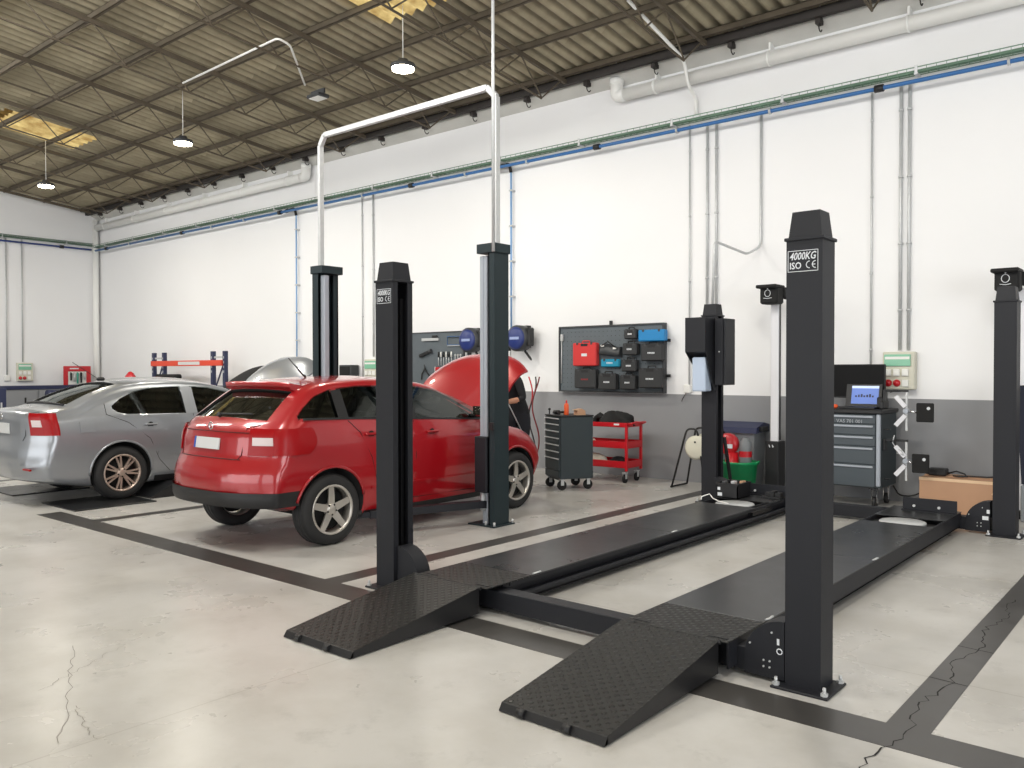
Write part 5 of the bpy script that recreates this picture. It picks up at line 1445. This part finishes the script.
t = thing('battery_crate', 'open black crate on the far end of the left runway', 'crate', (-3.83, 8.15, .181), 0)
CX, CY = -3.83, 8.15
m = MB(); x0, x1, y0, y1, z0, z1 = -3.95, -3.72, 8.0, 8.30, .181, .335
part('crate_body', MB().box(x0, x1, y0, y1, z0, z0+.01).box(x0, x0+.01, y0, y1, z0, z1).box(x1-.01, x1, y0, y1, z0, z1).box(x0, x1, y0, y0+.01, z0, z1).box(x0, x1, y1-.01, y1, z0, z1), M_black, t)
part('rim', MB().box(x0-.008, x1+.008, y0-.008, y0+.004, z1-.02, z1).box(x0-.008, x1+.008, y1-.004, y1+.008, z1-.02, z1).box(x0-.008, x0+.004, y0, y1, z1-.02, z1).box(x1-.004, x1+.008, y0, y1, z1-.02, z1), M_black, t)
part('sticker', MB().box(x0+.01, x0+.06, y0-.0015, y0-.0005, .2, .235).box(x0+.01, x0+.04, y0-.0015, y0-.0005, .26, .29), M_printw, t)
for k in range(3):
    solid('small_part', MB().box(-3.92+.07*k, -3.88+.07*k, 8.05+.06*k, 8.13+.06*k, .192, .345, .006), [M_darkgrey, M_galv, M_tan][k], ['dark grey part upright in the black crate at the post side', 'metal part upright in the middle of the black crate', 'tan part upright in the black crate at the runway side'][k], 'part', (-3.9+.07*k, 8.09+.06*k, .192), 'parts in the black crate')
solid('cable', MB().tube([(-3.98, 7.72, .19), (-4.0, 7.76, .21), (-3.93, 7.8, .24), (-3.88, 7.78, .2), (-3.8, 7.74, .186), (-3.72, 7.7, .186), (-3.66, 7.66, .186)], .006, 6), M_whitep, 'white cable loop lying on the left runway before the black crate', 'cable', (-3.9, 7.75, .18))
solid('black_bracket', MB().box(-3.58, -3.38, 8.26, 8.39, .182, .20).box(-3.56, -3.40, 8.31, 8.39, .2, .235).box(-3.5, -3.46, 8.29, 8.39, .2, .25), M_black, 'black metal bracket lying against the rear wheel stop of the left runway', 'bracket', (-3.49, 8.3, .181))
t = thing('mesh_panel', 'black perforated strip leaning between the far lift post and the green tub', 'panel', (-4.2, 9.0, 0))
b = MB(); bar(b, (-4.25, 9.02, .02), (-4.36, 9.02, .72), .02, .05); part('strip', b, M_black, t)
for k in range(12):
    u = (k+.5)/12; part('hole', MB().box(-4.25-.11*u-.008, -4.25-.11*u+.008, 9.005, 9.009, .02+.68*u, .035+.68*u), M_crease, t)

# wheel-alignment camera columns
def cam_column(xc, label, base_z=.64, ho=0.0):
    t = thing('camera_column', label, 'camera column', (xc, 9.8, 0))
    part('column', MB().box(xc-.05, xc+.05, 9.77, 9.85, .05, 2.32, .008), M_alu_white, t, 'white aluminium column')
    part('column_groove', MB().box(xc+.052, xc+.056, 9.79, 9.83, .65, 2.3), M_black, t)
    part('base_box', MB().box(xc-.085, xc+.085, 9.70, 9.90, .03, base_z, .008), M_black, t)
    part('foot_plate', MB().box(xc-.10, xc+.12, 9.66, 9.93, 0, .03, .004), M_blackm, t)
    if base_z > .5: part('printed_mark', MB().add([(xc-.04, 9.6985, .60), (xc-.03, 9.6985, .60), (xc-.02, 9.6985, .57), (xc-.03, 9.6985, .565)], [(0, 1, 2, 3)]).add([(xc+.0, 9.6985, .60), (xc+.01, 9.6985, .60), (xc+.025, 9.6985, .575), (xc+.01, 9.6985, .565)], [(0, 1, 2, 3)]), M_printw, t)
    pc = xc; xc = xc+ho
    h = part('camera_head', MB().box(xc-.10, xc+.12, 9.56, 9.76, 2.28, 2.48, .02), M_blackm, t, 'black camera head')
    part('sun_visor', MB().box(xc-.125, xc+.125, 9.50, 9.78, 2.465, 2.505, .01), M_blackm, h)
    part('side_bracket', MB().box(xc+.10, xc+.17, 9.74, 9.86, 2.34, 2.48, .02), M_black, h)
    part('lens_ring', MB().tube([(xc+.035*math.cos(a), 9.557, 2.405+.04*math.sin(a)) for a in [2*PI*k/16 for k in range(16)]], .004, 5, closed=True).tube([(xc-.05, 9.557, 2.35), (xc, 9.557, 2.342), (xc+.05, 9.557, 2.35)], .004, 5).cyl((xc, 9.557, 2.46), (xc, 9.561, 2.46), .008, n=8), M_printw, h)
    return t
c1 = cam_column(-4.075, 'camera column with white pole left of the nearest lift post')
c2 = cam_column(-1.515, 'camera column rising behind the far right lift post', base_z=.08, ho=-.10)
t = thing('banner_bag', 'tall dark navy bag standing on the grey pedestal at the right edge', 'bag', (-1.34, 9.58, .365))
part('bag_body', MB().prism([(-1.46, .37), (-1.28, .365), (-1.18, .37), (-1.18, 1.3), (-1.26, 1.36), (-1.49, 1.34), (-1.50, 1.1)], 'y', 9.54, 9.62), mat('dark_navy_cloth', (24, 28, 44), .8), t)
part('strap', MB().tube([(-1.3, 9.58, 1.33), (-1.28, 9.62, 1.45), (-1.24, 9.58, 1.33)], .01, 6), M_black, t)
solid('grey_pedestal', MB().box(-1.46, -1.18, 9.50, 9.66, 0, .364, .01), M_crease, 'low pale grey pedestal beside the foot of the far right lift post', 'pedestal', (-1.32, 9.58, 0))

# ------------------------------------------------------------------ grey alignment cabinet with its equipment
gc = thing('alignment_cabinet', 'blue-grey drawer cabinet carrying a monitor behind the nearest lift post', 'cabinet', (-3.1, 9.6, 0))
gx0, gx1, gy0, gy1 = -3.52, -2.745, 9.42, 9.98
part('carcass', MB().box(gx0, gx1, gy0+.01, gy1, .22, 1.02, .006), M_cabdark, gc)
part('corner_post', MB().box(gx1-.05, gx1-.005, gy0-.012, gy0+.02, .24, 1.02, .008), M_alu, gc)
part('worktop', MB().box(gx0-.02, gx1+.02, gy0-.03, gy1+.02, 1.02, 1.07, .01), M_black, gc)
zs = [1.01, .885, .755, .625, .40, .22]; 
zs = [1.012, .908, .787, .666, .470]
for k in range(5):
    z1 = zs[k]; z0 = zs[k+1] if k < 4 else .225
    d = part('drawer', MB().box(gx0+.01, gx1-.06, gy0-.006, gy0+.012, z0+.005, z1, .004), M_cabgrey, gc)
    part('drawer_handle', MB().box(gx0+.02, gx1-.08, gy0-.022, gy0-.004, z1-.035, z1-.012, .004), M_alu, d)
text_mesh('cabinet_lettering', 'VAS 701 001', .055, mat('dim_print', (165, 170, 175), .6), gc, (-3.215, gy0-.0075, .918), sx=.98)
for x in (gx0+.08, gx1-.08):
    for y in (gy0+.07, gy1-.07):
        c = part('castor', MB().cyl((x-.018, y, .06), (x+.018, y, .06), .06, n=18), M_black, gc)
        part('fork', MB().box(x-.03, x-.022, y-.025, y+.025, .05, .22).box(x+.022, x+.03, y-.025, y+.025, .05, .22).box(x-.05, x+.05, y-.05, y+.05, .2, .225), M_chrome, c)
t = thing('monitor', 'large black flat monitor standing on the grey cabinet', 'monitor', (-3.08, 9.82, 1.071))
part('screen_housing', MB().box(-3.41, -2.81, 9.78, 9.82, 1.18, 1.56, .006), M_black, t)
part('screen', MB().box(-3.40, -2.82, 9.777, 9.781, 1.195, 1.55), M_screendk, t)
part('stand', MB().box(-3.15, -3.05, 9.82, 9.86, 1.08, 1.4).box(-3.25, -2.95, 9.74, 9.92, 1.071, 1.083), M_black, t)
t = thing('laptop', 'open laptop with a blue screen in front of the black monitor', 'laptop', (-3.0, 9.6, 1.071))
part('keyboard_base', MB().box(-3.20, -2.82, 9.43, 9.66, 1.071, 1.09, .004), M_black, t)
part('lid', MB().prism([(9.655, 1.09), (9.67, 1.09), (9.73, 1.335), (9.715, 1.335)], 'x', -3.20, -2.82), M_black, t)
def tilt(x0, x1, u0, u1, off=.0):
    f = lambda u: (9.655+.06*u-off, 1.09+.245*u)
    (ya, za), (yb, zb) = f(u0), f(u1)
    return MB().add([(x0, ya, za), (x1, ya, za), (x1, yb, zb), (x0, yb, zb), (x0, ya+.004, za-.001), (x1, ya+.004, za-.001), (x1, yb+.004, zb-.001), (x0, yb+.004, zb-.001)], [(0, 1, 2, 3), (4, 7, 6, 5), (0, 4, 5, 1), (1, 5, 6, 2), (2, 6, 7, 3), (3, 7, 4, 0)])
part('screen', tilt(-3.14, -2.85, .12, .93, .002), M_screen, t)
w_ = tilt(-3.14, -2.85, .82, .93, .003); part('screen_bar', w_, M_screenw, t)
mm = MB()
for k in range(7):
    q = tilt(-3.10+.03*k, -3.08+.03*k, .42, .50+.03*(k % 3), .003); mm.add(q.v, q.f)
part('screen_text', mm, M_navy, t)
t = thing('orange_meter', 'small orange hand tool lying on the grey cabinet beside the laptop', 'tool', (-3.33, 9.5, 1.071))
part('tool_body', MB().box(-3.33, -3.22, 9.44, 9.50, 1.071, 1.115, .015), M_orange, t); part('tool_grip', MB().cyl((-3.34, 9.47, 1.09), (-3.42, 9.49, 1.085), .014, n=8), M_black, t)
solid('black_holder', MB().box(-2.79, -2.745, 9.5, 9.7, 1.071, 1.16, .01).box(-2.83, -2.76, 9.55, 9.62, 1.08, 1.2, .01), M_black, 'black holder at the right corner of the grey cabinet top', 'holder', (-2.76, 9.6, 1.071))
# wheel clamps with target boards hung on the cabinet side
def target(zc, label, xb, zt_):
    t = thing('wheel_clamp', label, 'wheel clamp', (-2.5, 9.5, zc))
    part('vertical_bar', MB().box(-2.52, -2.50, 9.49, 9.51, zc-.21, zc+.20), M_galv, t)
    for s in (-1, 1):
        b = MB(); bar(b, (-2.52, 9.48, zc+s*.045), (-2.61, 9.46, zc+s*.155), .02, .045); part('claw_arm', b, M_alu_white, t)
    part('hub', MB().cyl((-2.51, 9.45, zc), (-2.51, 9.53, zc), .026, n=16), M_alu, t)
    part('hanging_hook', MB().box(-2.745, -2.50, 9.50, 9.53, zc+.2, zc+.225).box(-2.745, -2.72, 9.48, 9.56, zc+.1, zc+.22), M_black, t)
    part('pivot_arm', MB().cyl((-2.50, 9.48, zc), (xb-.08, 9.48, zt_), .012, n=8), M_chrome, t)
    part('grip_tip', MB().cyl((-2.66, 9.44, zc-.2), (-2.72, 9.44, zc-.2), .008, n=6).cyl((-2.66, 9.44, zc+.2), (-2.6, 9.44, zc+.22), .008, n=6), M_black, t)
    b = part('target_board', MB().box(xb-.085, xb+.085, 9.45, 9.47, zt_-.1, zt_+.1, .012), M_blackm, t)
    part('target_dot', MB().cyl((xb+.035, 9.447, zt_+.045), (xb+.035, 9.45, zt_+.045), .017, n=14), M_printw, b)
    return t
target(1.06, 'upper wheel clamp with black target board on the side of the grey cabinet', -2.32, 1.05)
target(.53, 'lower wheel clamp with black target board on the side of the grey cabinet', -2.36, .515)
solid('coiled_lead', MB().tube([(-2.62, 9.46, .80), (-2.64, 9.46, .72), (-2.60, 9.46, .66), (-2.55, 9.46, .64), (-2.53, 9.46, .60), (-2.6, 9.47, .61)], .006, 6), M_galv, 'silver lead looping between the two wheel clamps', 'cable', (-2.6, 9.46, .6))
solid('floor_cable', MB().tube(round_path([(-2.75, 9.9, .2), (-2.65, 9.75, .12), (-2.5, 9.7, .13), (-2.35, 9.75, .22), (-2.26, 9.85, .3), (-2.2, 10.0, .38)], .1), .009, 6), M_black, 'black cable running from the grey cabinet to the carton', 'cable', (-2.6, 9.8, .1))

# long carton, black unit and cable on it
t = thing('long_carton', 'long tan cardboard carton lying beside the far right lift post', 'box', (-2.0, 9.72, 0))
bx0, bx1, by0, by1, bz1 = -2.395, -1.66, 9.55, 9.95, .365
part('carton', MB().box(bx0, bx1, by0, by1, 0, bz1, .004), M_tan, t)
part('lid_edge', MB().box(bx0-.002, bx1+.002, by0-.003, by0+.01, bz1-.028, bz1+.002), M_tantop, t)
part('top_flap', MB().box(bx0, bx1, by0+.2, by0+.39, bz1, bz1+.008), M_tan, t)
part('torn_tape', MB().add([(-1.72, 9.546, .24), (-1.665, 9.546, .22), (-1.665, 9.546, .30), (-1.70, 9.546, .27)], [(0, 1, 2, 3)]), M_tantop, t)
solid('black_unit', MB().box(-2.35, -2.17, 9.7, 9.82, .373, .45, .012).box(-2.34, -2.27, 9.695, 9.70, .39, .43), M_black, 'small black electrical unit on the long carton', 'power supply', (-2.26, 9.76, .373))
solid('black_cable', MB().tube([(-2.17, 9.76, .40), (-2.08, 9.74, .43), (-2.0, 9.72, .41), (-1.97, 9.7, .385), (-2.03, 9.68, .384), (-2.1, 9.7, .384), (-2.0, 9.74, .386), (-1.8, 9.76, .386), (-1.68, 9.78, .40)], .008, 6), M_black, 'black cable looped on top of the long carton', 'cable', (-2.1, 9.7, .373))

# electric panels
def panel(x0, x1, z0, z1, label, wall='back', y=None):
    """switch panel: beige box, green window flap, push caps, red sockets"""
    t = thing('socket_panel', label, 'electric panel', ((x0+x1)/2, YB-.05, z0) if wall == 'back' else (XL+.05, (x0+x1)/2, z0))
    def B(a0, a1, d0, d1, b0, b1, bev=0):
        if wall == 'back': return MB().box(a0, a1, YB-d1, YB-d0, b0, b1, bev)
        return MB().box(XL+d0, XL+d1, a0, a1, b0, b1, bev)
    w, h = x1-x0, z1-z0
    part('enclosure', B(x0, x1, 0, .11, z0, z1, .01), M_beige, t)
    part('window_flap', B(x0+.06*w, x1-.12*w, .11, .125, z0+.62*h, z0+.93*h, .004), M_winled, t)
    part('window_glare', B(x0+.09*w, x1-.15*w, .125, .127, z0+.80*h, z0+.87*h), M_whitep, t)
    for r in range(2):
        for c in range(3):
            a = x0+(.08+.27*c)*w; b = z0+(.36-.28*r)*h
            if r == 1 and c < 2:
                if wall == 'back': mb = MB().lathe([(0, -.03), (.32*.27*w, -.03), (.45*.27*w, 0)], (a+.1*w, YB-.11, b+.09*h), 'y', 16)
                else: mb = MB().lathe([(0, .03), (.32*.27*w, .03), (.45*.27*w, 0)], (XL+.11, a+.1*w, b+.09*h), 'x', 16)
                part('round_socket', mb, M_redp, t)
            else: part('switch_cap', B(a, a+.2*w, .11, .13, b, b+.18*h, .004), M_whitep, t)
    return t
panel(-2.905, -2.565, 1.275, 1.70, 'beige socket panel with green window above the wheel clamps')
panel(-11.93, -11.55, 1.25, 1.70, 'beige socket panel seen between the red car roof and the near left lift post')
panel(8.07, 8.43, 1.24, 1.70, 'beige socket panel on the left end wall above the lockers', 'left')
solid('junction_box', MB().box(XL, XL+.06, 7.8, 7.92, 1.25, 1.38, .01), M_whitep, 'small white box at the foot of the left-hand conduit on the end wall', 'junction box', (XL+.03, 7.86, 1.25))
t = thing('wall_speaker', 'small dark box standing against the back wall behind the red car', 'box', (-12.35, 9.95, 1.2))
part('body', MB().box(-12.52, -12.18, 9.9, 10.1, 1.2, 1.60, .01), M_darkgrey, t); part('front_panel', MB().box(-12.49, -12.21, 9.893, 9.9, 1.23, 1.57), M_blackm, t)
part('shelf', MB().box(-12.6, -12.1, 9.85, YB, 1.17, 1.2), M_galv, t)

# ------------------------------------------------------------------ left end wall: lockers, red tool holder, vice, blue rack
for k in range(7):
    y0 = 4.2+.84*k
    t = thing('locker_bench', ['grey bench cabinet under the navy worktop, '+s for s in ('first in the row from the front', 'second in the row', 'third in the row', 'fourth in the row', 'fifth in the row', 'sixth in the row', 'last, next to the corner')][k], 'cabinet', (-22.6, y0+.42, 0), group='bench cabinets on the end wall')
    part('carcass', MB().box(XL+.01, -22.44, y0+.005, y0+(.835 if k < 6 else .62), 0, 1.04, .004), M_lockgrey, t)
    d = part('door', MB().box(-22.44, -22.425, y0+.02, y0+(.82 if k < 6 else .61), .05, 1.02, .003), M_lockgrey, t)
    part('handle', MB().box(-22.425, -22.41, y0+.52, y0+.56, .7, .84, .004), M_black, d)
solid('worktop', MB().box(XL+.005, -22.40, 4.2, 9.88, 1.041, 1.13, .006), M_navy, 'long navy worktop over the bench cabinets on the end wall', 'worktop', (-22.6, 7.1, 1.041))
t = thing('navy_cabinet', 'dark navy cabinet at the far left edge of the photo', 'cabinet', (-20.7, 6.6, 0))
part('body', MB().box(-21.0, -20.5, 6.3, 7.02, 0, 1.12, .01), M_navy, t); part('door_handle', MB().box(-20.5, -20.48, 6.9, 6.93, .6, .8), M_galv, t)
t = thing('red_tool_holder', 'red metal tool holder board with hanging tools near the far left corner', 'tool holder', (-22.55, 9.4, 1.131))
X_ = -22.55
part('top_panel', MB().box(X_-.03, X_, 9.05, 9.73, 1.48, 1.62, .01), M_redp, t)
for y in (9.05, 9.62): part('side_post', MB().box(X_-.03, X_, y, y+.11, 1.131, 1.5, .006), M_redp, t)
part('back_sheet', MB().box(X_-.03, X_-.022, 9.12, 9.68, 1.15, 1.5), M_whitep, t)
part('lettering_bar', MB().box(X_, X_+.003, 9.2, 9.42, 1.54, 1.57), M_printw, t)
for k, (y, h, m) in enumerate(((9.22, .22, M_black), (9.30, .25, M_galv), (9.38, .3, M_teal), (9.47, .28, M_black), (9.55, .2, M_galv))):
    solid('hanging_tool', MB().cyl((X_+.03, y, 1.47-h), (X_+.03, y, 1.44), .02, .028, n=10).box(X_, X_+.03, y-.01, y+.01, 1.44, 1.46), m, ['black tool hanging leftmost in the red holder', 'silver tool second from the left in the red holder', 'teal-green tool hanging in the middle of the red holder', 'black tool right of the teal one in the red holder', 'silver tool rightmost in the red holder'][k], 'hand tool', (X_+.03, y, 1.47-h))
t = thing('bench_vice', 'dark blue bench vice and grinder on a stand before the end-wall bench', 'vice', (-21.0, 8.2, 0))
part('pedestal', MB().box(-21.1, -20.9, 8.2, 8.4, 0, .8, .01), M_navy, t)
part('vice_body', MB().cyl((-21.0, 8.05, .92), (-21.0, 8.35, .92), .13, n=18), M_navy, t); part('motor_cap', MB().cyl((-21.0, 8.35, .92), (-21.0, 8.55, .95), .1, .06, n=16), M_galv, t)
# blue and orange pallet rack by the back wall
t = thing('pallet_rack', 'navy and orange pallet rack frame standing by the back wall beyond the grey car', 'rack', (-17.4, 9.6, 0))
for x in (-18.90, -16.35):
    for xx in (x, x+.47):
        u = part('upright', MB().box(xx-.045, xx+.045, 9.55, 9.63, 0, 1.91, .004), M_navy, t)
        for k in range(4): part('slot', MB().box(xx-.012, xx+.012, 9.547, 9.5505, 1.45+.1*k, 1.5+.1*k), M_galv, u)
    part('cross_tie', MB().box(x, x+.47, 9.58, 9.60, 1.76, 1.80), M_galv, t)
    b = MB(); bar(b, (x, 9.59, 1.0), (x+.47, 9.59, 1.74), .02, .03); part('diagonal', b, M_navy, t)
part('load_beam', MB().box(-18.9, -15.9, 9.50, 9.55, 1.60, 1.72, .006), M_orangebeam, t)
part('beam_label', MB().box(-17.65, -16.75, 9.497, 9.50, 1.625, 1.695), M_plate, t)
part('load_beam', MB().box(-18.9, -15.9, 9.50, 9.55, .8, .92, .006), M_orangebeam, t)
solid('shelf_board', MB().box(-18.95, -15.85, 9.3, 9.7, .92, .94), M_lockgrey, 'grey shelf board on the lower beam of the pallet rack', 'shelf', (-17.4, 9.5, .92))
solid('red_machine', blob(0, 0, 0, .22, .15, .48, 4, lump=.12), M_redp, 'rounded red machine housing just above the grey car roof', 'machine', (0, 0, 0)).location = (-18.95, 9.05, 1.0)
solid('machine_table', MB().box(-19.3, -18.5, 8.85, 9.2, .92, 1.0, .01).box(-19.25, -19.15, 8.9, 9.15, 0, .92).box(-18.65, -18.55, 8.9, 9.15, 0, .92), M_lockgrey, 'small grey table under the red machine', 'table', (-18.9, 9.0, 0))
solid('black_crate', MB().box(-18.35, -17.45, 9.32, 9.49, .941, 1.42, .03), M_blackm, 'black crate on the pallet rack shelf peeping over the grey car roof', 'crate', (-17.9, 9.4, .941))

# ------------------------------------------------------------------ the mechanic leaning into the red car's engine bay
def person():
    px, py = -6.86, 8.22
    root = thing('person', 'person in black work clothes leaning under the raised red bonnet', 'person', (px, py, 0))
    V = []; E = []; Rr = []
    def v(p, r, parent=None):
        V.append(p); Rr.append(r)
        if parent is not None: E.append((parent, len(V)-1))
        return len(V)-1
    pel = v((0, .08, .97), (.155, .115)); sp = v((0, .02, 1.14), (.145, .105), pel); ch = v((0, -.10, 1.30), (.165, .115), sp); up_ = v((0, -.17, 1.40), (.12, .09), ch)
    nk = v((0, -.22, 1.47), .055, up_); hd0 = v((0, -.27, 1.53), .08, nk); hd1 = v((-.0, -.315, 1.60), .098, hd0); hd2 = v((0, -.33, 1.665), .075, hd1)
    fingers = []
    for s in (-1, 1):
        sh = v((s*.17, -.14, 1.385), .068, up_)
        el = v((s*.27, -.14, 1.14), .046, sh) if s > 0 else v((s*.28, -.22, 1.15), .046, sh)
        wr_ = v((s*.16, -.40, 1.10), .029, el)
        pm = v((s*.13, -.47, 1.085), (.036, .018), wr_); pm2 = v((s*.12, -.53, 1.07), (.038, .016), pm)
        for k, (dx, L) in enumerate(((-.027, .062), (-.009, .072), (.009, .067), (.026, .052))):
            a = v((s*.12+dx, -.555, 1.062), .0088, pm2); b = v((s*.12+dx*1.15, -.555-L*.5, 1.05), .0082, a); c = v((s*.12+dx*1.2, -.555-L*.85, 1.022), .0072, b)
        a = v((s*.13-s*.042, -.49, 1.075), .0105, pm); b = v((s*.13-s*.062, -.525, 1.058), .0095, a); c = v((s*.13-s*.066, -.55, 1.04), .008, b)
        hp = v((s*.10, .09, .90), .098, pel); kn = v((s*.12, .02, .50), .062, hp); an = v((s*.125, .10, .11), .042, kn)
        he = v((s*.125, .12, .05), .042, an); to = v((s*.13, -.06, .042), .042, he); t2 = v((s*.135, -.12, .036), .034, to)
    me = bpy.data.meshes.new('person_body'); me.from_pydata(V, E, []); o = bpy.data.objects.new('body', me); COL.objects.link(o)
    o.modifiers.new('s', 'SKIN'); sub_ = o.modifiers.new('u', 'SUBSURF'); sub_.levels = 2
    sv = me.skin_vertices[0].data
    for i, r in enumerate(Rr): sv[i].radius = r if isinstance(r, tuple) else (r, r)
    sv[0].use_root = True
    dg = bpy.context.evaluated_depsgraph_get(); dg.update()
    m2 = bpy.data.meshes.new_from_object(o.evaluated_get(dg)); o.modifiers.clear(); o.data = m2; m2.name = 'body'
    m2.materials.clear()
    for m in (M_skin, M_shirt, mat('dark_trousers', (34, 36, 42), .9), M_blackm): m2.materials.append(m)
    for p in m2.polygons:
        c = p.center; p.use_smooth = True
        if c.z > 1.455 and c.y < -.16 and abs(c.x) < .14: k = 0
        elif c.y < -.235 and c.z < 1.2 and abs(c.x) > .03: k = 0
        elif c.z < .13: k = 3
        elif c.z < .96: k = 2
        else: k = 1
        p.material_index = k
    o.parent = root
    hair = MB(); rows = []
    for j in range(9):
        b = -.25+(PI/2+.25)*j/8
        rows.append([(.104*math.cos(b)*math.cos(a), -.285+.118*math.cos(b)*math.sin(a), 1.625+.105*math.sin(b)) for a in [2*PI*i/20 for i in range(20)]])
    hair.grid(rows, True, True); lp('hair', hair, M_hair, root)
    f = MB(); f.cyl((0, -.405, 1.60), (0, -.435, 1.575), .012, .018, n=8); lp('nose', f, M_skin, root)
    f = MB()
    for s in (-1, 1): f.lathe([(0, -.006), (.012, 0), (0, .006)], (s*.035, -.405, 1.622), 'y', 10)
    lp('eyes', f, M_whitep, root)
    f = MB()
    for s in (-1, 1): f.lathe([(0, -.008), (.028, 0), (0, .008)], (s*.098, -.30, 1.60), 'x', 12)
    lp('ears', f, M_skin, root)
    lp('mouth', MB().box(-.025, .025, -.408, -.40, 1.553, 1.56), M_redp if False else mat('lips', (150, 90, 80), .5), root)
    return root
person()
